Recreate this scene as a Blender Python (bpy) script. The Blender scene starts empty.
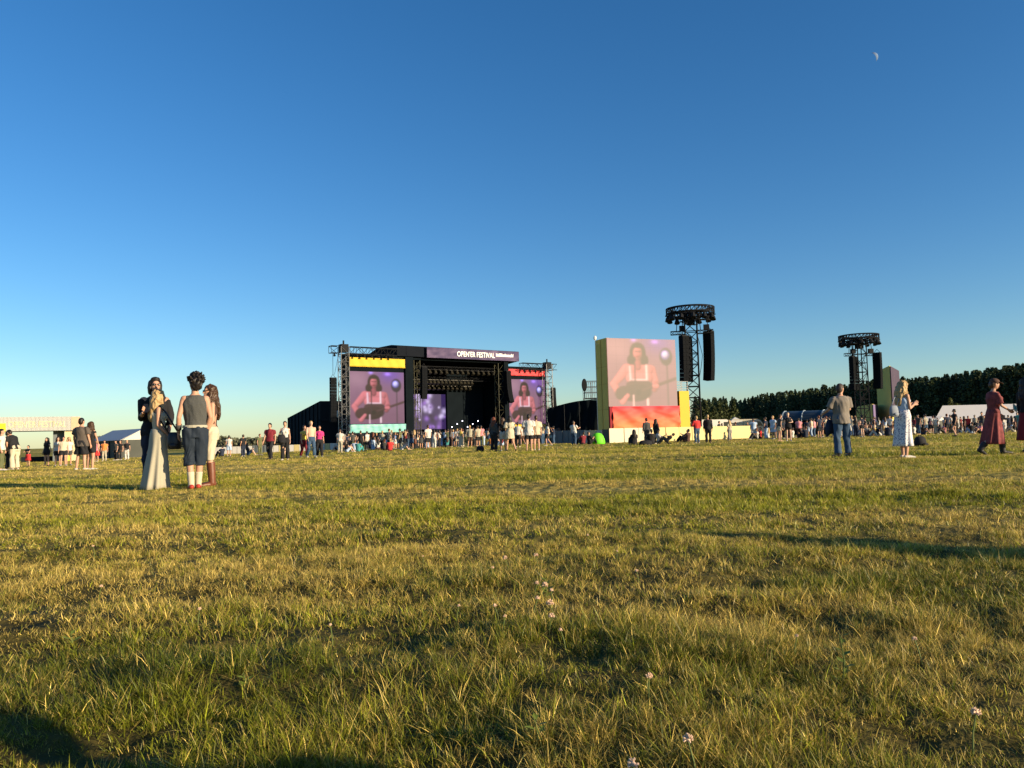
import bpy, bmesh, math, random
import numpy as np
from mathutils import Vector, Matrix
R = math.radians
rng = np.random.default_rng(7)
random.seed(7)
SC = bpy.context.scene
COL = SC.collection
V = Vector

# ------------------------------------------------------------------ camera
FPX = 760.0
CAM = V((0, 0, 0.68))
PITCH, ROLL = R(3.91), R(-1.5)
CAMROT = (Matrix.Rotation(R(90) + PITCH, 3, 'X') @ Matrix.Rotation(ROLL, 3, 'Z'))
cd = bpy.data.cameras.new('camera'); cam = bpy.data.objects.new('camera', cd); COL.objects.link(cam)
cam.location = CAM; cam.rotation_euler = CAMROT.to_euler()
cd.sensor_width = 36; cd.lens = FPX / 1024 * 36; cd.clip_start = 0.05; cd.clip_end = 12000
SC.camera = cam

def ray(px, py):
    return CAMROT @ V(((px - 512) / FPX, -(py - 384) / FPX, -1.0))
def at(px, py, Y):
    d = ray(px, py); return CAM + d * (Y / d.y)
def xat(px, Y, py=440): return at(px, py, Y).x

# ------------------------------------------------------------------ light
SUN_EL = R(12.0)
SUN_AZ = math.atan2(0.88, -0.47)          # clockwise from +Y
sdir = V((math.sin(SUN_AZ) * math.cos(SUN_EL), math.cos(SUN_AZ) * math.cos(SUN_EL), math.sin(SUN_EL)))
sl = bpy.data.lights.new('sun', 'SUN'); sl.energy = 5.0; sl.angle = R(0.5); sl.color = (1.0, 0.80, 0.52)
so = bpy.data.objects.new('sun', sl); COL.objects.link(so)
so.rotation_euler = (-sdir).to_track_quat('-Z', 'Y').to_euler(); so.location = (60, -30, 30)
W = bpy.data.worlds.new('World'); SC.world = W; W.use_nodes = True
nt = W.node_tree
sky = nt.nodes.new('ShaderNodeTexSky'); sky.sky_type = 'NISHITA'; sky.sun_disc = False
sky.sun_elevation = SUN_EL; sky.sun_rotation = SUN_AZ
sky.altitude = 0; sky.air_density = 1.0; sky.dust_density = 0.25; sky.ozone_density = 3.6
bg = nt.nodes['Background']; bg.inputs[1].default_value = 0.093
hs = nt.nodes.new('ShaderNodeHueSaturation'); hs.inputs['Saturation'].default_value = 1.2; hs.inputs['Hue'].default_value = 0.504
nt.links.new(sky.outputs[0], hs.inputs['Color']); nt.links.new(hs.outputs[0], bg.inputs[0])
SC.view_settings.view_transform = 'Standard'; SC.view_settings.look = 'None'
SC.view_settings.exposure = 0.92; SC.view_settings.gamma = 1.0
SC.render.engine = 'CYCLES'

# ------------------------------------------------------------------ noise
_T = rng.random((256, 256))
def vn(x, y, s=0):
    x = np.asarray(x, float) + s * 17.31; y = np.asarray(y, float) + s * 9.73
    xi = np.floor(x).astype(int); yi = np.floor(y).astype(int)
    fx = x - xi; fy = y - yi
    fx = fx * fx * (3 - 2 * fx); fy = fy * fy * (3 - 2 * fy)
    a = _T[xi & 255, yi & 255]; b = _T[(xi + 1) & 255, yi & 255]
    c = _T[xi & 255, (yi + 1) & 255]; d = _T[(xi + 1) & 255, (yi + 1) & 255]
    return (a * (1 - fx) + b * fx) * (1 - fy) + (c * (1 - fx) + d * fx) * fy
def fbm(x, y, s=0, o=3):
    t = 0; a = 0.5; n = 0
    for k in range(o):
        t = t + a * vn(np.asarray(x) * 2 ** k, np.asarray(y) * 2 ** k, s + k * 3); n += a; a *= 0.5
    return t / n

def gz(x, y, micro=True):
    x = np.asarray(x, float); y = np.asarray(y, float)
    yc = np.clip(y, -40, 110)
    z = -0.0025 * np.log1p(np.exp((yc - 15) / 6.0)) * 6.0
    xc = np.clip(x, -70, 60)
    soft = -np.log1p(np.exp(-xc / 3.0)) * 3.0 + 2.0
    soft = np.minimum(soft, 0)
    z = z + soft * 0.012 * np.clip((y - 5) / 40.0, 0, 1)
    if micro:
        fade = np.clip(1 - y / 45.0, 0, 1)
        z = z + fade * (0.10 * (fbm(x * 0.55, y * 0.9, 2, 2) - 0.5) + 0.06 * (fbm(x * 1.7, y * 2.4, 5, 2) - 0.5) + np.clip(1 - y / 14.0, 0, 1) * 0.075 * (fbm(x * 3.6, y * 4.0, 8, 2) - 0.5))
    return z
def gzf(x, y): return float(gz(x, y))

# ------------------------------------------------------------------ materials
MATS = {}
def nodes_of(m):
    m.use_nodes = True; return m.node_tree.nodes, m.node_tree.links, m.node_tree.nodes['Principled BSDF']
def mat(name, col, rough=0.8, var=0.18, scale=6.0, metal=0.0, bump=0.0, spec=0.3, sheen=0.0):
    if name in MATS: return MATS[name]
    m = bpy.data.materials.new(name); N, L, p = nodes_of(m)
    p.inputs['Roughness'].default_value = rough; p.inputs['Metallic'].default_value = metal
    p.inputs['Specular IOR Level'].default_value = spec
    tc = N.new('ShaderNodeTexCoord'); no = N.new('ShaderNodeTexNoise')
    no.inputs['Scale'].default_value = scale; no.inputs['Detail'].default_value = 4
    L.new(tc.outputs['Object'], no.inputs['Vector'])
    mx = N.new('ShaderNodeMix'); mx.data_type = 'RGBA'
    mx.inputs[6].default_value = (*[c * (1 - var) for c in col], 1)
    mx.inputs[7].default_value = (*[min(1, c * (1 + var)) for c in col], 1)
    L.new(no.outputs['Fac'], mx.inputs[0]); L.new(mx.outputs[2], p.inputs['Base Color'])
    if bump:
        b = N.new('ShaderNodeBump'); b.inputs['Strength'].default_value = bump; b.inputs['Distance'].default_value = 0.02
        L.new(no.outputs['Fac'], b.inputs['Height']); L.new(b.outputs[0], p.inputs['Normal'])
    MATS[name] = m; return m
def attr_mat(name, rough=0.7, emit=0.0, diffuse=1.0, attr='col', transl=0.0):
    if name in MATS: return MATS[name]
    m = bpy.data.materials.new(name); N, L, p = nodes_of(m)
    a = N.new('ShaderNodeAttribute'); a.attribute_name = attr
    p.inputs['Roughness'].default_value = rough; p.inputs['Specular IOR Level'].default_value = 0.25
    if diffuse >= 1: L.new(a.outputs['Color'], p.inputs['Base Color'])
    else: p.inputs['Base Color'].default_value = (diffuse, diffuse, diffuse, 1)
    if emit:
        L.new(a.outputs['Color'], p.inputs['Emission Color']); p.inputs['Emission Strength'].default_value = emit
    if transl:
        t = N.new('ShaderNodeBsdfTranslucent'); L.new(a.outputs['Color'], t.inputs['Color'])
        mx = N.new('ShaderNodeMixShader'); mx.inputs[0].default_value = transl
        L.new(p.outputs[0], mx.inputs[1]); L.new(t.outputs[0], mx.inputs[2])
        L.new(mx.outputs[0], N['Material Output'].inputs['Surface'])
    MATS[name] = m; return m
def emis(name, col, s=1.0):
    if name in MATS: return MATS[name]
    m = bpy.data.materials.new(name); N, L, p = nodes_of(m)
    p.inputs['Base Color'].default_value = (0.05, 0.05, 0.05, 1)
    p.inputs['Emission Color'].default_value = (*col, 1); p.inputs['Emission Strength'].default_value = s
    MATS[name] = m; return m

# ------------------------------------------------------------------ scene helpers
def tag(o, label=None, cat=None, group=None, kind=None):
    if label: o['label'] = label
    if cat: o['category'] = cat
    if group: o['group'] = group
    if kind: o['kind'] = kind
    return o
def thing(name, label, cat, loc=(0, 0, 0), rz=0.0, group=None):
    o = bpy.data.objects.new(name, None); COL.objects.link(o); o.location = loc; o.rotation_euler = (0, 0, rz)
    o.empty_display_size = 0.2
    return tag(o, label, cat, group)
def mesh_of(bm, name, smooth=False):
    me = bpy.data.meshes.new(name); bm.normal_update(); bm.to_mesh(me); bm.free()
    if smooth: me.polygons.foreach_set('use_smooth', [True] * len(me.polygons))
    return me
def link(name, me, m=None, parent=None, label=None):
    o = bpy.data.objects.new(name, me); COL.objects.link(o)
    if m is not None and len(me.materials) == 0: me.materials.append(m)
    if parent: o.parent = parent
    if label: o['label'] = label
    return o
def obj(name, bm, m, parent=None, smooth=False, label=None):
    return link(name, mesh_of(bm, name, smooth), m, parent, label)
def copy_tree(o, parent=None):
    c = o.copy(); COL.objects.link(c); c.parent = parent
    for ch in list(o.children): copy_tree(ch, c)
    return c

# ------------------------------------------------------------------ bmesh shapes
def box(bm, x0, x1, y0, y1, z0, z1):
    vs = [bm.verts.new(p) for p in ((x0, y0, z0), (x1, y0, z0), (x1, y1, z0), (x0, y1, z0), (x0, y0, z1), (x1, y0, z1), (x1, y1, z1), (x0, y1, z1))]
    for f in ((3, 2, 1, 0), (4, 5, 6, 7), (0, 1, 5, 4), (1, 2, 6, 5), (2, 3, 7, 6), (3, 0, 4, 7)):
        bm.faces.new([vs[i] for i in f])
def prism(bm, pts, d):                       # pts: list of Vector (planar), d: extrusion vector
    a = [bm.verts.new(p) for p in pts]; b = [bm.verts.new(p + d) for p in pts]
    n = len(pts)
    bm.faces.new(a[::-1]); bm.faces.new(b)
    for i in range(n): bm.faces.new((a[i], a[(i + 1) % n], b[(i + 1) % n], b[i]))
def frame_of(d):
    d = d.normalized(); u = d.cross(V((0, 0, 1)))
    if u.length < 1e-4: u = V((1, 0, 0))
    u.normalize(); return u, d.cross(u).normalized()
def loft(bm, rings, n=12, cap=True):         # rings: (center, xvec, yvec)
    R_ = []
    for c, u, v in rings:
        R_.append([bm.verts.new(c + u * math.cos(2 * math.pi * k / n) + v * math.sin(2 * math.pi * k / n)) for k in range(n)])
    for a, b in zip(R_[:-1], R_[1:]):
        for k in range(n): bm.faces.new((a[k], a[(k + 1) % n], b[(k + 1) % n], b[k]))
    if cap: bm.faces.new(R_[0][::-1]); bm.faces.new(R_[-1])
def tube(bm, pts, rs, n=8):                  # flat-ended tapered tube along points
    rings = []
    for i, p in enumerate(pts):
        d = (pts[min(i + 1, len(pts) - 1)] - pts[max(i - 1, 0)])
        u, v = frame_of(d); r = rs[i] if hasattr(rs, '__len__') else rs
        rings.append((p, u * r, v * r))
    # keep frames from flipping
    for i in range(1, len(rings)):
        if rings[i][1].dot(rings[i - 1][1]) < 0: rings[i] = (rings[i][0], -rings[i][1], -rings[i][2])
    loft(bm, rings, n)
def bar(bm, a, b, r, n=5): tube(bm, [V(a), V(b)], r, n)
def capsule(bm, p0, r0, p1, r1, n=10):
    d = (p1 - p0); L = d.length
    if L < 1e-6: return
    dn = d / L; u, v = frame_of(d); rings = []
    for a in (-85, -55, -25): rings.append((p0 + dn * r0 * math.sin(R(a)), u * r0 * math.cos(R(a)), v * r0 * math.cos(R(a))))
    for t in (0.15, 0.5, 0.85):
        r = r0 + (r1 - r0) * t; rings.append((p0 + d * t, u * r, v * r))
    for a in (25, 55, 85): rings.append((p1 + dn * r1 * math.sin(R(a)), u * r1 * math.cos(R(a)), v * r1 * math.cos(R(a))))
    loft(bm, rings, n)
def ellipsoid(bm, c, r, M=None, seg=14):
    rings = []
    M = M or Matrix.Identity(3)
    X, Y, Z = (M @ V((1, 0, 0)), M @ V((0, 1, 0)), M @ V((0, 0, 1)))
    for k in range(9):
        a = R(-86 + 172 * k / 8)
        rings.append((c + Z * r[2] * math.sin(a), X * r[0] * math.cos(a), Y * r[1] * math.cos(a)))
    loft(bm, rings, seg)
def truss(bm, p0, p1, s, bay, r, rd=None):
    p0, p1 = V(p0), V(p1); d = p1 - p0; u, v = frame_of(d); h = s / 2; rd = rd or r * 0.6
    cs = [u * h + v * h, u * -h + v * h, u * -h + v * -h, u * h + v * -h]
    for c in cs: bar(bm, p0 + c, p1 + c, r)
    n = max(1, int(round(d.length / bay)))
    for i in range(n):
        a, b = p0 + d * (i / n), p0 + d * ((i + 1) / n)
        for k in range(4):
            c0, c1 = cs[k], cs[(k + 1) % 4]
            if (i + k) % 2: c0, c1 = c1, c0
            bar(bm, a + c0, b + c1, rd, 4)
            bar(bm, a + c0, a + c1, rd, 4)
def color_grid(name, W_, H_, nx, ny, func, mkw, parent=None, wave=None, origin=(0, 0, 0), thick=0.03):
    """flat panel in local x/z facing -y with a colour attribute"""
    xs = np.linspace(0, 1, nx + 1); zs = np.linspace(0, 1, ny + 1)
    X, Z = np.meshgrid(xs, zs)
    Yd = wave(X, Z) if wave is not None else np.zeros_like(X)
    co = np.stack([X * W_ + origin[0], Yd + origin[1], Z * H_ + origin[2]], -1).reshape(-1, 3)
    nv = len(co)
    back = co.copy(); back[:, 1] += thick
    idx = np.arange(nv).reshape(ny + 1, nx + 1)
    f = np.stack([idx[:-1, :-1], idx[:-1, 1:], idx[1:, 1:], idx[1:, :-1]], -1).reshape(-1, 4)
    fb = f[:, ::-1] + nv
    rim = np.concatenate([idx[0, :], idx[1:, -1], idx[-1, -2::-1], idx[-2:0:-1, 0]])
    r2 = np.roll(rim, -1)
    fs = np.stack([rim, rim + nv, r2 + nv, r2], -1)
    me = bpy.data.meshes.new(name)
    me.from_pydata(np.concatenate([co, back]).tolist(), [], np.concatenate([f, fb, fs]).tolist())
    rgb = func(X, Z).reshape(-1, 3)
    c4 = np.ones((nv * 2, 4), np.float32); c4[:nv, :3] = rgb; c4[nv:, :3] = rgb if not mkw.get('dark_back') else 0.02
    ca = me.color_attributes.new('col', 'FLOAT_COLOR', 'POINT'); ca.data.foreach_set('color', c4.ravel())
    if wave is not None: me.polygons.foreach_set('use_smooth', [True] * len(me.polygons))
    return link(name, me, mkw['m'], parent)
def lin(r, g, b):
    return tuple(((c / 255) / 12.92 if c < 10 else ((c / 255 + 0.055) / 1.055) ** 2.4) for c in (r, g, b))

# ------------------------------------------------------------------ remesh
def solid(bm, voxel, name, smooth=3, folds=0.0, fscale=9.0, seed=0):
    me = mesh_of(bm, name)
    o = bpy.data.objects.new('tmp', me); COL.objects.link(o)
    m = o.modifiers.new('r', 'REMESH'); m.mode = 'VOXEL'; m.voxel_size = voxel; m.use_smooth_shade = True
    if smooth:
        s = o.modifiers.new('s', 'SMOOTH'); s.factor = 0.5; s.iterations = smooth
    dg = bpy.context.evaluated_depsgraph_get()
    me2 = bpy.data.meshes.new_from_object(o.evaluated_get(dg))
    bpy.data.objects.remove(o); bpy.data.meshes.remove(me)
    me2.name = name
    n = len(me2.vertices)
    if folds and n:
        co = np.empty(n * 3); no = np.empty(n * 3)
        me2.vertices.foreach_get('co', co); me2.vertices.foreach_get('normal', no)
        co = co.reshape(-1, 3); no = no.reshape(-1, 3)
        ang = np.arctan2(co[:, 1], co[:, 0])
        f = fbm(co[:, 0] * 42 + 1.3 * np.sin(co[:, 2] * 24), co[:, 1] * 42 + co[:, 2] * 3 + np.sin(co[:, 2] * 17), seed, 2) - .5 if fscale == 30 else fbm(co[:, 0] * fscale + co[:, 2] * 3 + seed, co[:, 1] * fscale + co[:, 2] * fscale * 0.45 + seed, seed, 2) - 0.5
        co += no * (f * 2 * folds)[:, None]
        me2.vertices.foreach_set('co', co.ravel())
    me2.polygons.foreach_set('use_smooth', [True] * len(me2.polygons))
    me2.update()
    return me2

# ------------------------------------------------------------------ people
def person_parts(sp, voxel, hands=False):
    """returns list of (part name, mesh, slot)"""
    H = sp.get('H', 1.75); k = H / 1.75; fem = sp.get('fem', False); wd = sp.get('w', 1.0)
    lean = R(sp.get('lean', 0)); side = R(sp.get('side', 0)); drop = sp.get('drop', 0.0)
    hipz = 0.90 - drop
    T = Matrix.Translation((0, 0, hipz + .03)) @ Matrix.Rotation(-lean, 4, 'X') @ Matrix.Rotation(side, 4, 'Y') @ Matrix.Translation((0, 0, -.93))
    T3 = T.to_3x3()
    hy, hp = R(sp.get('hyaw', 0)), R(sp.get('hpitch', 0))
    TH = T @ Matrix.Translation((0, 0.0, 1.52)) @ Matrix.Rotation(hy, 4, 'Z') @ Matrix.Rotation(-hp, 4, 'X') @ Matrix.Translation((0, 0, -1.52))
    TH3 = TH.to_3x3()
    shx = (0.155 if fem else 0.18) * wd
    arms = {}
    for s, key in ((-1, 'armL'), (1, 'armR')):
        e, w = sp.get(key, ((.05, -.03, -.285), (.07, .05, -.54)))
        sh = V((s * shx, 0, 1.40))
        el = sh + V((s * e[0], e[1], e[2])); wr = sh + V((s * w[0], w[1], w[2]))
        arms[s] = (T @ sh, T @ el, T @ wr)
    legs = {}
    for s, key in ((-1, 'legL'), (1, 'legR')):
        kn, an = sp.get(key, ((.015, .01, -.43), (.02, -.02, -.82)))
        h = V((s * 0.088 * wd, 0, hipz))
        legs[s] = (h, h + V((s * kn[0], kn[1], kn[2])), h + V((s * an[0], an[1], an[2])))
    if fem: TR = ((.84, .165, .11), (.93, .175, .115), (1.0, .155, .10), (1.07, .128, .088), (1.18, .138, .10), (1.29, .152, .118), (1.38, .150, .095), (1.44, .125, .075), (1.475, .06, .055))
    else: TR = ((.84, .155, .105), (.93, .168, .115), (1.05, .152, .105), (1.18, .165, .115), (1.31, .188, .125), (1.385, .178, .105), (1.435, .125, .08), (1.475, .07, .062))
    def torso(bm, z0, z1, inf, n=18):
        zs = [z for z, _, _ in TR]
        pts = [z0] + [z for z in zs if z0 < z < z1] + [z1]
        rings = []
        for z in pts:
            rx = float(np.interp(z, zs, [a for _, a, _ in TR])) * wd + inf; ry = float(np.interp(z, zs, [b for _, _, b in TR])) * wd + inf
            if z < .84: rx += 0.02
            tt = T if z > .9 else Matrix.Translation((0, 0, -drop))
            t3 = T3 if z > .9 else Matrix.Identity(3)
            rings.append((tt @ V((0, 0.0, z)), t3 @ V((rx, 0, 0)), t3 @ V((0, ry, 0))))
        loft(bm, rings, n)
    out = []
    S = Matrix.Scale(k, 4)
    def fin(bm, name, slot, vx=voxel, **kw):
        bm.transform(S); out.append((name, solid(bm, vx, name, **kw), slot))
    # ---- body
    bm = bmesh.new()
    torso(bm, .82, 1.475, 0)
    capsule(bm, T @ V((0, -.005, 1.44)), .058 if not fem else .05, TH @ V((0, .01, 1.56)), .052 if not fem else .045)
    if fem:
        for s in (-1, 1): ellipsoid(bm, T @ V((s * .065, .085, 1.28)), (.062, .06, .06), T3)
    for s in (-1, 1):
        sh, el, wr = arms[s]; f = 0.84 if fem else 1.0
        ellipsoid(bm, sh + T3 @ V((-s * .015, 0, -.01)), (.062 * f, .06 * f, .065 * f), T3)
        capsule(bm, sh, .052 * f, el, .038 * f)
        mid = el + (wr - el) * .35
        capsule(bm, el, .037 * f, mid, .04 * f); capsule(bm, mid, .04 * f, wr, .027 * f)
        d = (wr - el).normalized(); u, v = frame_of(d)
        palm_dir = sp.get('palm' + ('L' if s < 0 else 'R'))
        side_v = V(palm_dir) if palm_dir else V((0, 1, 0)); side_v = (side_v - d * side_v.dot(d)).normalized()
        nrm = d.cross(side_v).normalized()
        pc = wr + d * .05
        loft(bm, [(wr + d * t, side_v * a, nrm * b) for t, a, b in ((-.01, .026, .022), (.03, .038, .02), (.07, .044, .018), (.10, .042, .015))], 10)
        for i, (off, ln) in enumerate(((.033, .07), (.011, .08), (-.011, .074), (-.032, .058))):
            b0 = wr + d * .085 + side_v * off; curl = nrm * (-s) * 1.0
            m1 = b0 + d * ln * .55 + curl * .012; t1 = m1 + d * ln * .4 + curl * .03
            capsule(bm, b0, .0095, m1, .009, 6); capsule(bm, m1, .009, t1, .0075, 6)
        b0 = wr + d * .03 + side_v * .03; m1 = b0 + d * .035 + side_v * .025 - nrm * s * .01; t1 = m1 + d * .035 + side_v * .004 - nrm * s * .012
        capsule(bm, b0, .012, m1, .0105, 6); capsule(bm, m1, .0105, t1, .008, 6)
        h, kn, an = legs[s]
        capsule(bm, h, .09 * (1 if not fem else .98), kn, .056)
        m2 = kn + (an - kn) * .35 + V((0, -.012, 0))
        capsule(bm, kn, .054, m2, .054); capsule(bm, m2, .054, an, .036)
        ft = sp.get('foot' + ('L' if s < 0 else 'R'), (s * .03, .19, -.055))
        capsule(bm, an + V((0, -.03, -.03)), .036, an + V(ft), .028)
    # head
    hc = V((0, .018, 1.635))
    ellipsoid(bm, TH @ hc, (.074, .094, .112), TH3)
    ellipsoid(bm, TH @ V((0, .045, 1.578)), (.052, .06, .058), TH3)
    capsule(bm, TH @ V((0, .108, 1.645)), .011, TH @ V((0, .126, 1.61)), .015, 6)
    ellipsoid(bm, TH @ V((0, .106, 1.573)), (.024, .012, .01), TH3)       # mouth
    capsule(bm, TH @ V((-.032, .098, 1.662)), .011, TH @ V((.032, .098, 1.662)), .011, 6)
    for s in (-1, 1): ellipsoid(bm, TH @ V((s * .076, .005, 1.63)), (.01, .02, .032), TH3, 8)
    fin(bm, 'body', 0, smooth=2)
    # ---- hair
    hs = sp.get('hair', 'short'); bm = bmesh.new()
    def HE(c, r): ellipsoid(bm, TH @ V(c), r, TH3)
    if hs != 'none':
        HE((0, -.004, 1.672), (.086, .102, .092)); HE((0, -.035, 1.625), (.082, .078, .105))
    if hs == 'spiky': HE((0, -.015, 1.685), (.100, .112, .098)); HE((0, -.05, 1.635), (.093, .086, .108))
    rr = random.Random(sp.get('seed', 1))
    if hs == 'spiky':
        for i in range(90):
            a = rr.uniform(0, 6.28); e = rr.uniform(-.25, 1.5)
            dd = V((math.cos(a) * math.cos(e), math.sin(a) * math.cos(e) - .15, math.sin(e)))
            p = V((dd.x * .098, dd.y * .105 - .015, 1.69 + dd.z * .095))
            capsule(bm, TH @ p, .02, TH @ (p + dd * rr.uniform(.02, .05) + V((0, 0, .010))), .008, 6)
    if hs == 'bob':
        HE((0, -.05, 1.58), (.10, .075, .12)); HE((-.075, .0, 1.6), (.032, .06, .12)); HE((.075, .0, 1.6), (.032, .06, .12)); HE((0, .04, 1.73), (.075, .06, .04))
    if hs in ('long', 'wavy'):
        L_ = sp.get('hlen', 1.22)
        pts = [(1.72, -.03, .075, .07), (1.62, -.06, .095, .06), (1.5, -.085, .105, .05), (1.4, -.105, .11, .045), (L_ + .06, -.115, .095, .04), (L_, -.115, .06, .02)]
        loft(bm, [((TH if z > 1.45 else T) @ V((0, y, z)), TH3 @ V((a, 0, 0)), TH3 @ V((0, b, 0))) for z, y, a, b in pts], 14)
        for s in (-1, 1):
            for j in range(3):
                q = [TH @ V((s * .07, .02 - j * .035, 1.70)), TH @ V((s * .088, .025 - j * .04, 1.58)), T @ V((s * .105, .05 - j * .06, 1.45)), T @ V((s * (.09 + .02 * rr.random()), .06 - j * .06, L_ + .1 * rr.random()))]
                tube(bm, q, [.03, .034, .03, .012], 8)
    if hs == 'bun':
        HE((0, -.09, 1.74), (.05, .05, .05)); 
    if hs == 'pony':
        tube(bm, [TH @ V((0, -.09, 1.71)), TH @ V((0, -.15, 1.68)), T @ V((0, -.14, 1.5)), T @ V((0, -.11, 1.36))], [.03, .035, .03, .01], 8)
    if hs != 'none': fin(bm, 'hair', 1, smooth=1, folds=.018 if hs in ('wavy', 'long', 'spiky') else .005, fscale=30, seed=3)
    else: bm.free()
    # ---- clothes
    for i, g in enumerate(sp.get('wear', ())):
        kind, slot = g[0], g[1]; bm = bmesh.new()
        if kind == 'top':
            hem, sleeve, inf = g[2:5]
            torso(bm, hem, 1.455 if len(g) < 6 else g[5], inf)
            if hem < .93:
                rg = []
                for z, ex in ((hem, .0), (.90, .0), (.98, -.012), (1.06, -.045)):
                    tt, t3 = (T, T3) if z > .9 else (Matrix.Translation((0, 0, -drop)), Matrix.Identity(3))
                    rg.append((tt @ V((0, 0, z)), t3 @ V((.200 * wd + inf * .6 + ex, 0, 0)), t3 @ V((0, .135 + inf * .7 + ex * .6, 0))))
                if drop < .3: loft(bm, rg, 20)
            if fem:
                for s in (-1, 1): ellipsoid(bm, T @ V((s * .065, .085, 1.28)), (.062 + inf, .062 + inf, .062 + inf), T3)
            for s in (-1, 1):
                sh, el, wr = arms[s]; f = .84 if fem else 1
                if sleeve > 0:
                    ellipsoid(bm, sh + T3 @ V((-s * .012, 0, -.012)), (.056 * f + inf * .6,) * 3, T3)
                    if sleeve <= 1: tube(bm, [sh, sh + (el - sh) * sleeve], [.056 * f + inf, .05 * f + inf * 1.3], 12)
                    else:
                        tube(bm, [sh, sh + (el - sh) * .9, el, el + (wr - el) * (sleeve - 1)], [.056 * f + inf, .046 * f + inf, .046 * f + inf, .036 * f + inf], 12)
                elif len(g) < 6:
                    ellipsoid(bm, sh + T3 @ V((-s * .05, 0, .0)), (.05, .07, .06), T3)
            fin(bm, g[6] if len(g) > 6 else 'shirt', slot, folds=.022, fscale=9, seed=i)
        elif kind == 'straps':
            torso(bm, g[2], g[3], .008)
            for s in (-1, 1): ellipsoid(bm, T @ V((s * .065, .085, 1.28)), (.07, .07, .068), T3)
            for s in (-1, 1): tube(bm, [T @ V((s * .08, -.10, g[3] - .03)), T @ V((s * .085, -.03, 1.475)), T @ V((s * .085, .03, 1.472)), T @ V((s * .08, .11, g[3] - .05))], [.022, .022, .022, .022], 6)
            fin(bm, 'top', slot, vx=min(voxel, .011), folds=.006, seed=i)
        elif kind == 'legs':
            end, inf, top = g[2:5]
            torso(bm, .80, top, inf)
            for s in (-1, 1):
                h, kn, an = legs[s]
                full = (an - h).length; 
                if end <= 1: tube(bm, [h + V((0, 0, .03)), h + (kn - h) * .5, h + (kn - h) * end], [.098 + inf, .085 + inf, .07 + inf * 2.2], 12)
                else: tube(bm, [h + V((0, 0, .03)), h + (kn - h) * .5, kn, kn + (an - kn) * (end - 1) * .5, kn + (an - kn) * (end - 1)], [.098 + inf, .08 + inf, .062 + inf, .056 + inf * 1.2, .048 + inf * 1.6], 12)
            fin(bm, g[5] if len(g) > 5 else 'trousers', slot, folds=.024, fscale=10, seed=i + 4)
        elif kind == 'skirt':
            ztop, zhem, r0, r1, pl, off = g[2:8]
            n = 64; rings = []
            base = Matrix.Translation((0, 0, -drop))
            for j in range(13):
                t = j / 12; z = ztop + (zhem - ztop) * t
                c = (T if z > .93 else base) @ V((off[0] * t, off[1] * t, z))
                zq = max(z, .86); hipx = float(np.interp(zq, [a_ for a_, _, _ in TR], [b_ for _, b_, _ in TR])) * wd + .02; hipy = float(np.interp(zq, [a_ for a_, _, _ in TR], [b_ for _, _, b_ in TR])) * wd + .035
                rx_ = max(r0 + (r1 - r0) * t ** .8, hipx); ry_ = max(r0 * .78 + (r1 * .9 - r0 * .78) * t ** .8, hipy)
                rings.append([c + V((rx_ * math.cos(a) * (1 + pl * t * math.sin(a * 7 + 1.5 * math.sin(a * 2 + t))), ry_ * math.sin(a) * (1 + pl * t * math.sin(a * 7 + .6 + 1.2 * math.sin(a * 3))), 0)) for a in [2 * math.pi * q / n for q in range(n)]])
            vs = [[bm.verts.new(p) for p in rg] for rg in rings]
            for a, b in zip(vs[:-1], vs[1:]):
                for q in range(n): bm.faces.new((b[q], b[(q + 1) % n], a[(q + 1) % n], a[q]))
            bm.faces.new(vs[0]); bm.faces.new(vs[-1][::-1])
            bm.transform(S); out.append((g[8] if len(g) > 8 else 'skirt', mesh_of(bm, 'skirt', True), slot))
        elif kind in ('shoes', 'boots', 'socks'):
            for s in (-1, 1):
                b2 = bmesh.new(); h, kn, an = legs[s]
                ft = V(sp.get('foot' + ('L' if s < 0 else 'R'), (s * .03, .19, -.055)))
                if kind != 'socks':
                    capsule(b2, an + V((0, -.035, -.035)), .042, an + ft * .5 + V((0, 0, -.012)), .040)
                    capsule(b2, an + ft * .5 + V((0, 0, -.012)), .040, an + ft * 1.06, .032)
                if kind == 'boots':
                    t = g[2]; tube(b2, [an + V((0, -.01, -.03)), an + (kn - an) * t * .5 + V((0, -.012, 0)), an + (kn - an) * t + V((0, -.012, 0))], [.055, .066, .073], 12)
                if kind == 'socks':
                    tube(b2, [an + V((0, 0, -.05)), an + (kn - an) * g[2] * .6 + V((0, -.008, 0)), an + (kn - an) * g[2] + V((0, -.01, 0))], [.045, .052, .058], 12)
                b2.transform(S); out.append(({'shoes': 'shoe', 'boots': 'boot', 'socks': 'sock'}[kind], solid(b2, min(voxel, .014), 'shoe', smooth=1), slot))
            bm.free()
        elif kind == 'belt':
            z = g[2]; torso(bm, z - .02, z + .02, g[3]); bm.transform(S); out.append(('belt', mesh_of(bm, 'belt'), slot))
        elif kind == 'glasses':
            for s in (-1, 1): ellipsoid(bm, TH @ V((s * .034, .112, 1.645)), (.026, .008, .017), TH3, 10); bar(bm, TH @ V((s * .064, .1, 1.65)), TH @ V((s * .084, .0, 1.648)), .006)
            bar(bm, TH @ V((-.03, .115, 1.65)), TH @ V((.03, .115, 1.65)), .006)
            bm.transform(S); out.append(('sunglasses', mesh_of(bm, 'sunglasses', True), slot))
        elif kind == 'lips':
            ellipsoid(bm, TH @ V((0, .112, 1.573)), (.021, .009, .008), TH3, 8); bm.transform(S); out.append(('lips', mesh_of(bm, 'lips', True), slot))
        elif kind == 'eyes':
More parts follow.
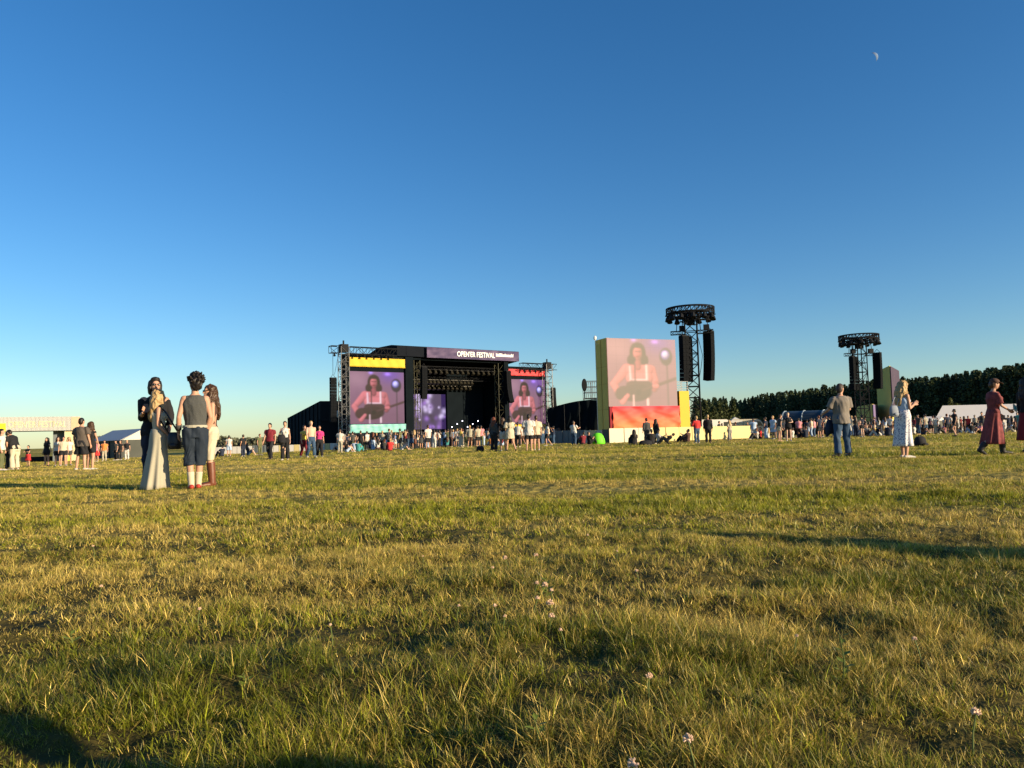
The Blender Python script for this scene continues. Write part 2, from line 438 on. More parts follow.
            for s in (-1, 1):
                b2 = bmesh.new(); ellipsoid(b2, TH @ V((s * .032, .103, 1.645)), (.012, .007, .006), TH3, 8)
                b2.transform(S); out.append(('eye', mesh_of(b2, 'eye', True), slot))
            bm.free()
        elif kind == 'cap':
            ellipsoid(bm, TH @ V((0, 0, 1.70)), (.094, .11, .075), TH3)
            loft(bm, [(TH @ V((0, .06, 1.70)), TH3 @ V((.08, 0, 0)), TH3 @ V((0, 0, .012))), (TH @ V((0, .13, 1.697)), TH3 @ V((.075, 0, 0)), TH3 @ V((0, 0, .01))), (TH @ V((0, .185, 1.685)), TH3 @ V((.045, 0, 0)), TH3 @ V((0, 0, .008)))], 12)
            bm.transform(S); out.append(('cap', mesh_of(bm, 'cap', True), slot))
        elif kind == 'wrap':
            s = g[2]; sh, el, wr = arms[s]; tube(bm, [el + (wr - el) * .45, el + (wr - el) * .8], [.047, .04], 12)
            bm.transform(S); out.append(('wrist_band', mesh_of(bm, 'band', True), slot))
        elif kind == 'pocket':
            for xa, xb in ((-.132, -.02), (.03, .14)):
                b2 = bmesh.new(); za, zb, w_ = .735, .85, .005; y = -.172
                o_ = [V((xa, y, za)), V((xb, y, za)), V((xb, y, zb)), V((xa, y, zb))]; i_ = [V((xa + w_, y, za + w_)), V((xb - w_, y, za + w_)), V((xb - w_, y, zb - w_)), V((xa + w_, y, zb - w_))]
                ov = [b2.verts.new(p) for p in o_]; iv = [b2.verts.new(p) for p in i_]
                fs_ = [b2.faces.new((ov[q], ov[(q + 1) % 4], iv[(q + 1) % 4], iv[q])) for q in range(4)]
                r_ = bmesh.ops.extrude_face_region(b2, geom=fs_); bmesh.ops.translate(b2, verts=[g_ for g_ in r_['geom'] if isinstance(g_, bmesh.types.BMVert)], vec=(0, .03, 0))
                b2.transform(S); out.append(('back_pocket', mesh_of(b2, 'back_pocket'), slot))
            bm.free()
    info = {kk: tuple(p * k for p in vv) for kk, vv in list({('arm', s): arms[s] for s in arms}.items())}
    info['T'] = T; info['k'] = k
    return out, info

SK = mat('skin', (.44, .245, .165), .55, .08, 20); SKT = mat('skin_tan', (.42, .22, .13), .55, .08, 20); SKP = mat('skin_pale', (.54, .35, .26), .55, .06, 20)
C = dict(
    black=mat('cloth_black', (.012, .012, .015), .85, .3, 8), navy=mat('cloth_navy', (.015, .022, .045), .85, .3, 8), white=mat('cloth_white', (.52, .50, .46), .85, .06, 8),
    cream=mat('cloth_cream', (.48, .42, .31), .85, .08, 8), greyd=mat('cloth_charcoal', (.05, .05, .05), .85, .25, 40), grey=mat('cloth_grey', (.20, .19, .18), .85, .15, 8),
    brown=mat('cloth_brown', (.075, .04, .03), .85, .2, 8), red=mat('cloth_red', (.50, .03, .03), .8, .15, 8), maroon=mat('cloth_maroon', (.16, .015, .025), .8, .2, 8),
    denim=mat('denim', (.035, .07, .13), .85, .2, 30), blue=mat('cloth_blue', (.09, .17, .36), .8, .15, 8), lblue=mat('cloth_light_blue', (.35, .45, .6), .8, .1, 8),
    pink=mat('cloth_pink', (.65, .25, .28), .8, .12, 8), magenta=mat('cloth_magenta', (.5, .03, .16), .8, .12, 8), olive=mat('cloth_olive', (.10, .11, .05), .85, .2, 8),
    yellow=mat('cloth_yellow', (.7, .5, .1), .8, .1, 8), beige=mat('cloth_beige', (.34, .315, .245), .85, .08, 8), teal=mat('cloth_teal', (.05, .25, .25), .8, .15, 8), orange=mat('cloth_orange', (.6, .2, .05), .8, .15, 8),
    vest=mat('cloth_grey_knit', (.062, .064, .062), .95, .3, 60, bump=.3), jorts=mat('dark_denim', (.012, .020, .034), .8, .25, 30), taupe=mat('cloth_taupe', (.085, .07, .06), .9, .2, 10),
    shirtgrey=mat('cloth_grey_linen', (.17, .15, .13), .9, .12, 12))
HB = mat('hair_dark', (.012, .009, .008), .5, .3, 40); HBR = mat('hair_brown', (.05, .026, .014), .45, .3, 40); HBL = mat('hair_blonde', (.36, .24, .11), .5, .45, 22); HR = mat('hair_auburn', (.12, .035, .015), .5, .3, 40)
BLK = mat('glossy_black', (.01, .01, .01), .2, .1, 5, spec=.5); REDSHOE = mat('red_leather', (.32, .03, .02), .5, .2, 10); BOOT = mat('brown_leather', (.13, .04, .018), .45, .3, 14, spec=.5)
LIPS = mat('lips', (.4, .10, .09), .4, .05); WSHOE = mat('white_shoe', (.42, .40, .37), .6, .08); TSHOE = mat('tan_shoe', (.42, .28, .16), .6, .12); DSHOE = mat('dark_shoe', (.02, .02, .022), .5, .2)
FLORAL = bpy.data.materials.new('floral_cloth')
def _floral():
    N, L, p = nodes_of(FLORAL); p.inputs['Roughness'].default_value = .85
    tc = N.new('ShaderNodeTexCoord'); vo = N.new('ShaderNodeTexVoronoi'); vo.inputs['Scale'].default_value = 30
    no = N.new('ShaderNodeTexNoise'); no.inputs['Scale'].default_value = 25
    rp = N.new('ShaderNodeValToRGB'); rp.color_ramp.elements[0].position = .40; rp.color_ramp.elements[0].color = (.06, .08, .2, 1); rp.color_ramp.elements[1].position = .58; rp.color_ramp.elements[1].color = (.62, .60, .62, 1)
    L.new(tc.outputs['Object'], vo.inputs['Vector']); L.new(tc.outputs['Object'], no.inputs['Vector'])
    ad = N.new('ShaderNodeMath'); ad.operation = 'MULTIPLY_ADD'; ad.inputs[1].default_value = .5
    L.new(no.outputs['Fac'], ad.inputs[0]); ad.inputs[2].default_value = -.1
    a2 = N.new('ShaderNodeMath'); L.new(vo.outputs['Distance'], a2.inputs[0]); L.new(ad.outputs[0], a2.inputs[1])
    L.new(a2.outputs[0], rp.inputs[0]); L.new(rp.outputs[0], p.inputs['Base Color'])
_floral()
REDFLORAL = mat('red_floral_cloth', (.17, .035, .038), .8, .75, 14); BAGG = mat('grey_blue_canvas', (.20, .23, .28), .8, .15, 10)

def place(sp, label, px, Y, yaw, voxel=.02, group=None, mats=None, sink=.02, loc=None):
    x = xat(px, Y) if loc is None else loc[0]; Y = Y if loc is None else loc[1]
    z = gzf(x, Y) - sink
    root = thing('person', label, 'person', (x, Y, z), R(yaw), group)
    parts, info = person_parts(sp, voxel)
    for nm, me, slot in parts:
        o = link(nm, me, slot if not isinstance(slot, int) else ((sp.get('skin', SK)) if slot == 0 else sp.get('hairm', HB)), root)
    info['M'] = Matrix.Translation((x, Y, z)) @ Matrix.Rotation(R(yaw), 4, 'Z')
    return root, info
DOWN = ((.05, -.03, -.285), (.07, .05, -.54))
NEARG = None
# --- the group of four in the left foreground
P1, B1 = place(dict(H=1.84, seed=2, hair='bob', hairm=HB, skin=SK, armL=((.06, -.03, -.28), (.03, .08, -.52)), armR=((.03, .05, -.28), (.0, .28, -.20)), hyaw=10,
      w=.94, wear=(('top', C['black'], .84, 1.5, .012), ('legs', C['navy'], 1.95, .016, 1.0), ('shoes', TSHOE), ('glasses', BLK), ('lips', LIPS))),
      'person in a black jacket with sunglasses and dark bob hair behind the blonde woman', 154.5, 12.7, 180 + 28, .010)
P2, B2 = place(dict(H=1.62, fem=True, seed=3, hair='wavy', hlen=1.20, hairm=HBL, skin=SK, hyaw=14, hpitch=4, lean=-2, armL=((.05, .0, -.27), (-.02, .12, -.44)), armR=((.03, -.02, -.27), (.0, .14, -.45)),
      wear=(('straps', C['cream'], 1.0, 1.34), ('skirt', C['beige'], 1.06, .015, .125, .255, .14, (-.02, -.05)), ('shoes', TSHOE), ('eyes', BLK), ('lips', LIPS))),
      'blonde woman with long wavy hair in a floor length beige dress, turned away', 159, 12.4, -62, .010)
P3, B3 = place(dict(H=1.80, seed=5, w=.90, hair='spiky', hairm=HB, skin=SK, hyaw=22, hpitch=-4, armL=((.07, -.02, -.285), (.07, .09, -.52)), armR=((.06, .02, -.28), (.0, .14, -.50)), legL=((.0, .01, -.43), (-.03, -.01, -.82)), legR=((-.01, .02, -.43), (-.03, .06, -.82)),
      wear=(('top', C['vest'], .985, 0, .016), ('legs', C['jorts'], 1.25, .026, .97, 'shorts'), ('belt', C['beige'], .972, .036), ('socks', C['cream'], .5), ('shoes', REDSHOE), ('wrap', C['greyd'], -1), ('eyes', BLK))),
      'man seen from behind in a grey sleeveless vest, long dark denim shorts and red shoes', 195, 12.15, 24, .010)
P4, B4 = place(dict(H=1.68, fem=True, seed=6, hair='long', hlen=1.14, hairm=HBR, skin=SK, hyaw=8, armL=((.05, .0, -.27), (.02, .10, -.48)), armR=((.06, -.06, -.27), (.02, .05, -.48)), legL=((.0, .03, -.43), (.0, .0, -.82)), legR=((.0, .0, -.43), (.0, -.04, -.82)),
      wear=(('top', C['brown'], .97, 0, .010, 1.38, 'top'), ('legs', C['cream'], 1.05, .016, 1.03, 'shorts'), ('boots', BOOT, .86), ('glasses', BLK), ('lips', LIPS))),
      'woman with long brown hair and sunglasses in pale shorts and brown leather boots', 210.5, 12.6, 122, .010)
def bag(name, label, cat, loc, w, d, h, m, strap_to=None, rz=0, cap=.35):
    root = thing(name, label, cat, loc, rz); bm = bmesh.new()
    loft(bm, [(V((0, 0, z * h)), V((w / 2 * a, 0, 0)), V((0, d / 2 * b, 0))) for z, a, b in ((-.02, .75, .7), (.05, .98, 1), (.4, 1.03, 1.08), (.75, .95, .9), (.95, .75, .6), (1.0, .55, .4))], 16)
    obj('bag_body', bm, m, root, True)
    bm = bmesh.new(); loft(bm, [(V((0, -d * .52, h * .2)), V((w * .3, 0, 0)), V((0, 0, h * .15))), (V((0, -d * .66, h * .22)), V((w * .27, 0, 0)), V((0, 0, h * .13)))], 10); obj('pocket', bm, m, root, True)
    bm = bmesh.new()
    if strap_to is not None:
        q = root.matrix_basis.inverted(); pts = [q @ V(p) for p in strap_to]
        tube(bm, [V((-w * .35, 0, h * .9))] + pts + [V((w * .35, 0, h * .9))], .013, 6)
    else:
        tube(bm, [V((-w * .2, 0, h * .95)), V((-w * .1, 0, h * 1.12)), V((w * .1, 0, h * 1.12)), V((w * .2, 0, h * .95))], .013, 6)
    obj('strap', bm, m, root, True)
    return root
BAGM = mat('black_leather', (.012, .012, .016), .45, .3, 20, spec=.5)
bx = at(174, 449, 12.25)
sh2 = B2['M'] @ (V((.12, 0, 1.47)) * (1.62 / 1.75)); sh2b = B2['M'] @ (V((.10, -.09, 1.38)) * (1.62 / 1.75)); sh2c = B2['M'] @ (V((.12, .10, 1.35)) * (1.62 / 1.75))
bag('shoulder_bag', 'black leather shoulder bag hanging at the hip of the blonde woman', 'bag', bx, .21, .11, .27, BAGM, (sh2b, sh2, sh2c), R(15))
def phone(label, loc, rz, tilt=20):
    root = thing('mobile_phone', label, 'phone', loc, rz); bm = bmesh.new(); box(bm, -.036, .036, -.004, .004, -.075, .075)
    bmesh.ops.bevel(bm, geom=bm.edges[:], offset=.0025, segments=2, affect='EDGES'); obj('phone_case', bm, BLK, root)
    bm = bmesh.new(); box(bm, -.033, .033, .0045, .0055, -.07, .07); obj('screen', bm, BLK, root)
    root.rotation_euler = (R(tilt), 0, rz); return root
phone('black mobile phone held up by the person in the black jacket', B1['M'] @ (B1[('arm', 1)][2] + V((-.03, .10, .06))), R(200))
# ================================================================= people in the middle distance
WALK = dict(legL=((.01, .14, -.41), (.02, .10, -.81)), legR=((.01, .0, -.43), (.02, -.24, -.78)), armL=((.04, -.10, -.27), (.04, -.06, -.52)), armR=((.04, .08, -.27), (.04, .2, -.50)))
# couple at the left
place(dict(H=1.84, w=1.1, seed=11, hair='short', hairm=HB, skin=SK, hpitch=-5, armL=((.09, .0, -.28), (.10, .06, -.53)), armR=((.07, .0, -.28), (.08, .08, -.53)), legL=((.04, .02, -.43), (.07, -.02, -.82)), legR=((.03, .0, -.43), (.06, -.02, -.82)),
      wear=(('top', C['taupe'], .80, .75, .035), ('legs', C['black'], .85, .03, 1.0, 'shorts'), ('shoes', WSHOE))),
      'man in a loose taupe T-shirt and short black shorts seen from behind at left', 81.5, 26.8, -12, .016)
place(dict(H=1.72, fem=True, seed=12, hair='long', hlen=1.1, hairm=HBR, skin=SK, armR=((.07, .05, -.27), (.06, .12, -.5)),
      wear=(('top', C['black'], .92, .3, .015), ('legs', C['black'], .6, .02, 1.0, 'shorts'), ('shoes', WSHOE))),
      'woman with long brown hair beside the man in the taupe T-shirt', 91, 27.1, -20, .016)
place(dict(H=1.80, w=1.1, seed=13, lean=24, hair='short', hairm=HB, hpitch=10, armL=((.02, .10, -.26), (-.08, .26, -.42)), armR=((.02, .10, -.26), (-.08, .26, -.42)),
      wear=(('top', C['black'], .86, .7, .03), ('legs', C['cream'], 1.95, .03, 1.0), ('shoes', WSHOE))),
      'person in a black T-shirt and wide cream trousers bending forward at the far left', 15, 32.5, 75, .018)
place(dict(H=1.76, seed=14, hair='short', hairm=HB, wear=(('top', C['white'], .86, .5, .02), ('legs', C['olive'], 1.95, .02, 1.0), ('shoes', WSHOE))),
      'person in a white T-shirt and olive trousers cut off by the left edge', 1.5, 32.0, -70, .018)
place(dict(H=1.70, seed=15, hair='short', hairm=HB, wear=(('top', C['black'], .86, .5, .02), ('legs', C['black'], 1.95, .02, 1.0), ('shoes', DSHOE))),
      'person all in black standing between the cream trousers and the left edge', 8, 33.0, -60, .018)
place(dict(H=1.72, fem=True, seed=16, hair='long', hlen=1.2, hairm=HB, armL=((.12, .05, -.25), (.22, .1, -.46)), wear=(('top', C['black'], .78, .2, .02), ('legs', C['black'], .45, .02, 1.0, 'shorts'), ('shoes', DSHOE))),
      'dark haired woman in a short black playsuit walking toward the viewer at left', 47, 45.5, 170, .02)
place(dict(H=1.35, seed=17, hair='short', hairm=HB, armL=((.12, .12, -.2), (.05, .25, -.2)), armR=((.12, .12, -.2), (.05, .25, -.2)), wear=(('top', C['black'], .95, .5, .02), ('legs', C['red'], .95, .05, 1.02, 'shorts'), ('shoes', DSHOE))),
      'child in a black top and bright red shorts near the left entrance', 28.5, 49, 160, .02)
for px, Y, t, b, h, lab, fem in ((58, 45, 'white', 'black', HBR, 'person in a white top and black shorts, first of the trio behind the taupe T-shirt', 1), (63.5, 44.5, 'cream', 'black', HB, 'person in a cream top and black shorts, middle of the trio behind the taupe T-shirt', 0), (69, 46, 'white', 'greyd', HBL, 'blonde person in white top and charcoal shorts, last of the trio near taupe T-shirt', 1)):
    place(dict(H=1.72, fem=bool(fem), seed=int(px), hair='long' if fem else 'short', hairm=h, wear=(('top', C[t], .90, .5, .02), ('legs', C[b], .6, .02, 1.0, 'shorts'), ('shoes', WSHOE))), lab, px, Y, 150 + px, .022, 'trio in pale tops at left')
for px, Y, t, b, h, lab, yaw, leg in ((97, 62, 'pink', 'red', HBR, 'person in a pink top and red skirt to the right of the couple at left', 160, 'skirt'), (104.5, 63, 'orange', 'beige', HB, 'person in an orange top and pale trousers near the white marquee', 200, 'legs'), (116, 66, 'greyd', 'black', HB, 'person in charcoal and black in front of the marquee wall', 150, 'legs'), (120.5, 67, 'black', 'greyd', HBR, 'person in a black top standing close by another before the marquee wall', 170, 'legs'), (127, 66, 'black', 'white', HBL, 'fair haired person in a black top and white trousers before the marquee wall', 190, 'legs'), (229, 63, 'white', 'lblue', HB, 'person in a white T-shirt and pale shorts by the white fence at left', 10, 'shorts')):
    w = [('top', C[t], .88, .5, .02)]
    w.append(('skirt', C[b], 1.05, .5, .14, .25, .06, (0, 0)) if leg == 'skirt' else ('legs', C[b], 1.95 if leg == 'legs' else .9, .02, 1.0, 'trousers' if leg == 'legs' else 'shorts'))
    w.append(('shoes', WSHOE)); place(dict(H=1.74, seed=int(px), hair='short' if px > 100 else 'long', hairm=h, wear=tuple(w)), lab, px, Y, yaw, .024)
# walkers toward the stage
place(dict(H=1.76, seed=21, hair='short', hairm=HB, wear=(('top', C['maroon'], .88, .6, .025), ('legs', C['black'], 1.96, .016, 1.0), ('shoes', DSHOE)), **{k_: v_ for k_, v_ in WALK.items()}),
      'man in a dark maroon shirt and slim black trousers walking toward the viewer', 270, 36.3, 172, .018)
place(dict(H=1.72, fem=True, seed=22, hair='short', hairm=HBR, armR=((.10, .0, -.27), (.10, .05, -.52)), wear=(('top', C['white'], 1.0, .15, .01), ('legs', C['black'], 1.96, .03, 1.03), ('shoes', WSHOE))),
      'woman in a white vest and black trousers with white trainers in the middle distance', 285, 33.5, 190, .018)
bag('dark_jacket_bag', 'dark bag carried by the woman in the white vest', 'bag', V((xat(281.5, 33.3), 33.3, gzf(xat(281.5, 33.3), 33.3) + .72)), .34, .2, .4, C['black'], None, .3)
place(dict(H=1.86, w=1.08, seed=23, hair='short', hairm=HBL, skin=SKP, wear=(('legs', C['denim'], 1.95, .02, 1.0), ('shoes', WSHOE)), **WALK),
      'shirtless fair man in blue jeans walking among the group near the stage side', 311, 38.5, 215, .02)
place(dict(H=1.68, seed=24, fem=True, hair='pony', hairm=HBR, lean=6, wear=(('top', C['yellow'], .95, .4, .02), ('legs', C['maroon'], 1.9, .02, 1.0), ('shoes', WSHOE)), **WALK),
      'person in a pale yellow top and dark red trousers left of the shirtless man', 304, 39, 215, .02)
place(dict(H=1.66, seed=25, fem=True, hair='short', hairm=HBR, armR=((.10, .0, -.26), (.2, .05, -.46)), wear=(('top', C['magenta'], .95, .8, .02), ('legs', C['black'], 1.95, .03, 1.0), ('shoes', WSHOE)), **{'legL': WALK['legL'], 'legR': WALK['legR']}),
      'person in a magenta top and black trousers right of the shirtless man', 319.5, 40, 200, .02)
# group in front of the right wing of the stage
place(dict(H=1.74, seed=31, fem=True, hair='long', hlen=1.25, hairm=HR, wear=(('top', C['greyd'], .86, 1.8, .025), ('legs', C['black'], 1.96, .03, 1.0), ('shoes', DSHOE))),
      'red haired person in a charcoal jacket and black trousers below the right stage screen', 494, 38.5, -30, .018)
place(dict(H=1.70, seed=32, fem=True, hair='long', hlen=1.12, hairm=HBR, wear=(('top', C['black'], .98, .3, .012), ('legs', C['white'], .62, .03, 1.03, 'shorts'), ('shoes', WSHOE))),
      'brown haired woman in a black top and white shorts below the right stage screen', 503, 38.5, 15, .018)
place(dict(H=1.76, seed=33, fem=True, hair='long', hlen=1.10, hairm=HB, legL=((.03, .08, -.42), (.06, .1, -.81)), legR=((.05, -.02, -.43), (.16, -.14, -.8)), wear=(('top', C['cream'], .62, .9, .055), ('shoes', DSHOE))),
      'dark haired woman in an oversized cream shirt with bare legs, one foot set back', 510, 38.0, 10, .018)
place(dict(H=1.80, seed=34, w=1.05, hair='short', hairm=HB, wear=(('top', C['white'], .74, .9, .05), ('legs', C['black'], .75, .03, 1.0, 'shorts'), ('shoes', TSHOE))),
      'taller of the pair in loose white shirts and black shorts before the stage', 529, 37.8, -4, .018)
place(dict(H=1.74, seed=35, hair='short', hairm=HBR, wear=(('top', C['cream'], .78, .9, .04), ('legs', C['black'], .7, .03, 1.0, 'shorts'), ('shoes', WSHOE))),
      'shorter of the pair in loose pale shirts and black shorts before the stage', 536.5, 38, 8, .018)
bag('backpack', 'black backpack left on the grass in front of the stage crowd', 'bag', V((xat(480, 39.5), 39.5, gzf(xat(480, 39.5), 39.5) - .02)), .42, .3, .30, C['black'], None, .4)
place(dict(H=1.72, seed=36, hair='short', hairm=HB, wear=(('top', C['white'], .86, .5, .03), ('legs', C['black'], 1.9, .02, 1.0), ('shoes', WSHOE))),
      'person in a white T-shirt and black trousers behind the oversized cream shirt', 518, 52, -20, .024)
place(dict(H=1.72, seed=37, fem=True, hair='long', hairm=HB, wear=(('top', C['white'], .88, .5, .03), ('legs', C['black'], .8, .02, 1.0, 'shorts'), ('shoes', WSHOE)), **WALK),
      'dark haired person in a white top striding left by the black scrim fence', 548, 55, 80, .024)
# by the big screen
place(dict(H=1.80, w=1.1, seed=41, hair='short', hairm=HBR, armR=((.10, .12, -.22), (.06, .34, -.16)), wear=(('top', C['white'], .86, .6, .03), ('legs', C['denim'], 1.95, .025, 1.0), ('shoes', DSHOE))),
      'man in a white shirt and dark jeans holding a drink beside the black scrim', 574, 56.5, -40, .022)
SIT = dict(drop=.76, legL=((.10, .34, .30), (.06, .58, -.06)), legR=((.10, .34, .30), (.06, .58, -.06)), armL=((.05, .16, -.22), (-.08, .36, -.14)), armR=((.05, .16, -.22), (-.08, .36, -.14)), lean=-6)
def sitter(label, px, Y, yaw, t, b, hm, hair='short', fem=False, **kw):
    d = dict(SIT); d.update(H=1.74, seed=int(px), hair=hair, hairm=hm, fem=fem, wear=(('top', C[t], .86, .9, .03), ('legs', C[b], 1.9, .025, 1.0), ('shoes', DSHOE))); d.update(kw)
    return place(d, label, px, Y, yaw, .022)
sitter('person in a dark red top sitting on the grass left of the green beanbag', 583, 57, 30, 'maroon', 'black', HB)
sitter('person in black sitting on the grass close left of the green beanbag', 589.5, 57.5, -60, 'black', 'black', HBR)
sitter('lone person in black sitting on the grass with back turned below the big screen', 634, 47.5, 5, 'black', 'black', HB, 'long', True)
place(dict(H=1.74, seed=51, hair='short', hairm=HB, wear=(('top', C['greyd'], .84, 1.8, .03), ('legs', C['greyd'], 1.95, .025, 1.0), ('shoes', DSHOE))), 'tall person in charcoal standing in the huddle below the orange banner', 647, 50, 20, .022)
place(dict(H=1.66, seed=52, fem=True, hair='long', hairm=HBR, wear=(('top', C['black'], .84, 1.8, .03), ('legs', C['greyd'], 1.95, .025, 1.0), ('shoes', WSHOE))), 'person with brown hair in black standing right in the huddle below the orange banner', 656.5, 50, -50, .022)
sitter('person in black crouching in the middle of the huddle below the orange banner', 651.5, 48.5, 0, 'black', 'black', HB)
sitter('person in a white top seated at the right of the huddle below the orange banner', 659, 49.2, -100, 'white', 'greyd', HB)
bag('holdall', 'low black holdall lying on the grass in front of the huddle', 'bag', V((xat(645.5, 46.5), 46.5, gzf(xat(645.5, 46.5), 46.5) - .02)), .8, .4, .3, C['black'], None, .1)
sitter('person in brown sitting against the pale barrier below the yellow panel', 688, 56, 40, 'brown', 'brown', HB)
sitter('person in charcoal slouched beside the brown sitter below the yellow panel', 685, 56.6, 70, 'greyd', 'black', HBR, lean=-20)
sitter('person in black lying back on the grass at the foot of the pale barrier', 666.5, 59, 80, 'black', 'black', HB, lean=-50, drop=.78)
place(dict(H=1.74, seed=53, hair='short', hairm=HBL, w=1.08, armL=((.08, .10, -.24), (-.05, .28, -.24)), wear=(('top', C['red'], .95, 1.6, .03), ('legs', C['denim'], 1.95, .02, 1.0), ('shoes', WSHOE))), 'person in a bright red jacket and blue jeans below the speaker tower', 697, 48, 25, .02)
place(dict(H=1.80, seed=54, hair='short', hairm=HBL, wear=(('top', C['black'], .84, 1.8, .02), ('legs', C['black'], 1.96, .02, 1.0), ('shoes', DSHOE))), 'tall person all in black standing in front of the pale barrier', 708.5, 48, -15, .02)
place(dict(H=1.62, seed=55, fem=True, hair='long', hairm=HBL, wear=(('top', C['beige'], .88, .8, .03), ('legs', C['grey'], 1.9, .03, 1.0), ('shoes', WSHOE))), 'pale haired person in grey and beige close to the pale barrier', 730, 60, 30, .024)
place(dict(H=1.70, seed=61, fem=True, hair='short', hairm=HBR, lean=8, wear=(('top', C['greyd'], .90, .4, .02), ('legs', C['cream'], .4, .02, 1.0, 'shorts'), ('shoes', TSHOE))), 'person in dark top and very short pale shorts, left of a pair by the crowd', 780, 47.5, -80, .022)
place(dict(H=1.80, seed=62, fem=True, hair='pony', hairm=HBL, skin=SKP, armL=((.1, .05, -.24), (-.06, .18, -.26)), wear=(('top', C['black'], .82, .3, .015), ('legs', C['black'], .35, .015, 1.0, 'shorts'), ('shoes', WSHOE))), 'fair haired person in black playsuit with folded arms, right of a pair by the crowd', 789, 48, 165, .022)
# right foreground
place(dict(H=1.78, seed=71, w=1.0, hair='short', hairm=mat('hair_grey_brown', (.045, .033, .027), .6, .3, 40), skin=SK, hyaw=-58, hpitch=6, armL=((.10, .06, -.26), (.12, .26, -.34)), armR=((.09, .08, -.26), (.0, .28, -.30)), legL=((.03, .02, -.43), (.05, -.02, -.82)), legR=((.02, .0, -.43), (.04, -.02, -.82)),
      wear=(('top', C['shirtgrey'], .80, .85, .03), ('legs', C['denim'], 1.97, .02, 1.0), ('shoes', DSHOE))),
      'man in a loose grey linen shirt and blue jeans seen from behind at right', 842.5, 18.5, 8, .012)
jk = thing('jacket', 'dark jacket draped over the arm of the man in the grey shirt', 'jacket', V((xat(832.5, 18.7), 18.7, gzf(xat(832.5, 18.7), 18.7) + .72)), R(20))
bm = bmesh.new(); loft(bm, [(V((-.14 + .28 * t, .02 * math.sin(t * 9), -.03 + .03 * math.sin(t * 3.14))), V((.0, .07 + .02 * math.sin(t * 7), 0)), V((0.02, 0, .20 - .05 * t + .02 * math.sin(t * 11)))) for t in np.linspace(0, 1, 7)], 12); obj('jacket_cloth', bm, C['navy'], jk, True)
P5, B5 = place(dict(H=1.70, fem=True, seed=72, hair='wavy', hlen=1.18, hairm=HBL, skin=SK, hpitch=18, hyaw=-4, armR=((.02, .03, -.28), (-.05, .22, -.20)), armL=((.02, .02, -.28), (-.06, .21, -.22)), legL=((.0, .03, -.43), (.0, .02, -.82)), legR=((.0, .0, -.43), (.0, -.06, -.82)),
      wear=(('top', C['lblue'], 1.02, 0, .010, 1.36, 'top'), ('skirt', FLORAL, 1.08, .28, .125, .215, .10, (0, -.05)), ('shoes', WSHOE))),
      'blonde woman in a long white and blue floral skirt looking at her phone', 904.5, 16.6, -72, .012)
phone('mobile phone in the hands of the woman in the floral skirt', B5['M'] @ (B5[('arm', 1)][2] + V((-.06, .08, .05))), R(-72), -60)
bg0 = at(894, 411, 16.5)
bag('handbag', 'pale grey shoulder bag at the back of the woman in the floral skirt', 'bag', bg0 + V((0, 0, -.12)),   .22, .12, .24, BAGG, (bg0 + V((.02, 0, .28)), B5['M'] @ V((-.10, .0, 1.42)), bg0 + V((.12, 0, .25))), R(20))
bag('backpack', 'black backpack standing on the grass behind the floral skirt', 'bag', V((xat(920, 26), 26, gzf(xat(920, 26), 26) - .02)), .42, .35, .34, C['black'], None, .5)
place(dict(H=1.76, seed=73, hair='short', hairm=HB, wear=(('top', C['black'], .84, .5, .02), ('legs', C['black'], .5, .02, 1.0, 'shorts'), ('shoes', DSHOE)), legL=((.01, .2, -.38), (.02, .02, -.78)), legR=((.0, .0, -.43), (.0, .0, -.82))), 'person in a black T-shirt and black shorts running before the white marquee', 956, 48.5, 75, .022)
P6, B6 = place(dict(H=1.72, fem=True, seed=74, hair='short', hairm=HBR, skin=SK, hpitch=12, lean=3, armL=((.05, .06, -.27), (.02, .22, -.46)), armR=((.05, .08, -.26), (.0, .26, -.36)), legL=((.0, .2, -.38), (.0, .20, -.80)), legR=((.0, -.05, -.43), (.0, -.36, -.74)), footR=(.03, .10, -.14),
      wear=(('top', REDFLORAL, .98, .9, .03), ('skirt', REDFLORAL, 1.04, .26, .14, .26, .14, (0, -.07), 'skirt'), ('boots', DSHOE, .4), ('cap', C['brown']), ('eyes', BLK))),
      'woman in a flowing dark red dress, brown cap and black boots walking right', 995, 17.2, -98, .012)
fl = thing('leaflet', 'pale printed leaflet in the hand of the woman in the red dress', 'leaflet', B6['M'] @ (B6[('arm', 1)][2] + V((0, .13, .04))), R(20))
bm = bmesh.new(); box(bm, -.07, .07, -.003, .003, -.09, .09); obj('paper', bm, C['cream'], fl); bm = bmesh.new(); box(bm, -.04, .04, -.0055, -.0035, -.05, .05); obj('print', bm, C['teal'], fl); fl.rotation_euler = (R(-20), R(35), R(20))
place(dict(H=1.72, fem=True, seed=75, hair='long', hlen=1.2, hairm=HB, wear=(('top', C['black'], .95, 1.7, .035), ('skirt', C['maroon'], 1.02, .32, .16, .27, .06, (0, 0)), ('shoes', DSHOE), ), legL=WALK['legL'], legR=WALK['legR']),
      'person in a black top and maroon skirt cut off by the right edge', 1030, 17.0, -80, .014)

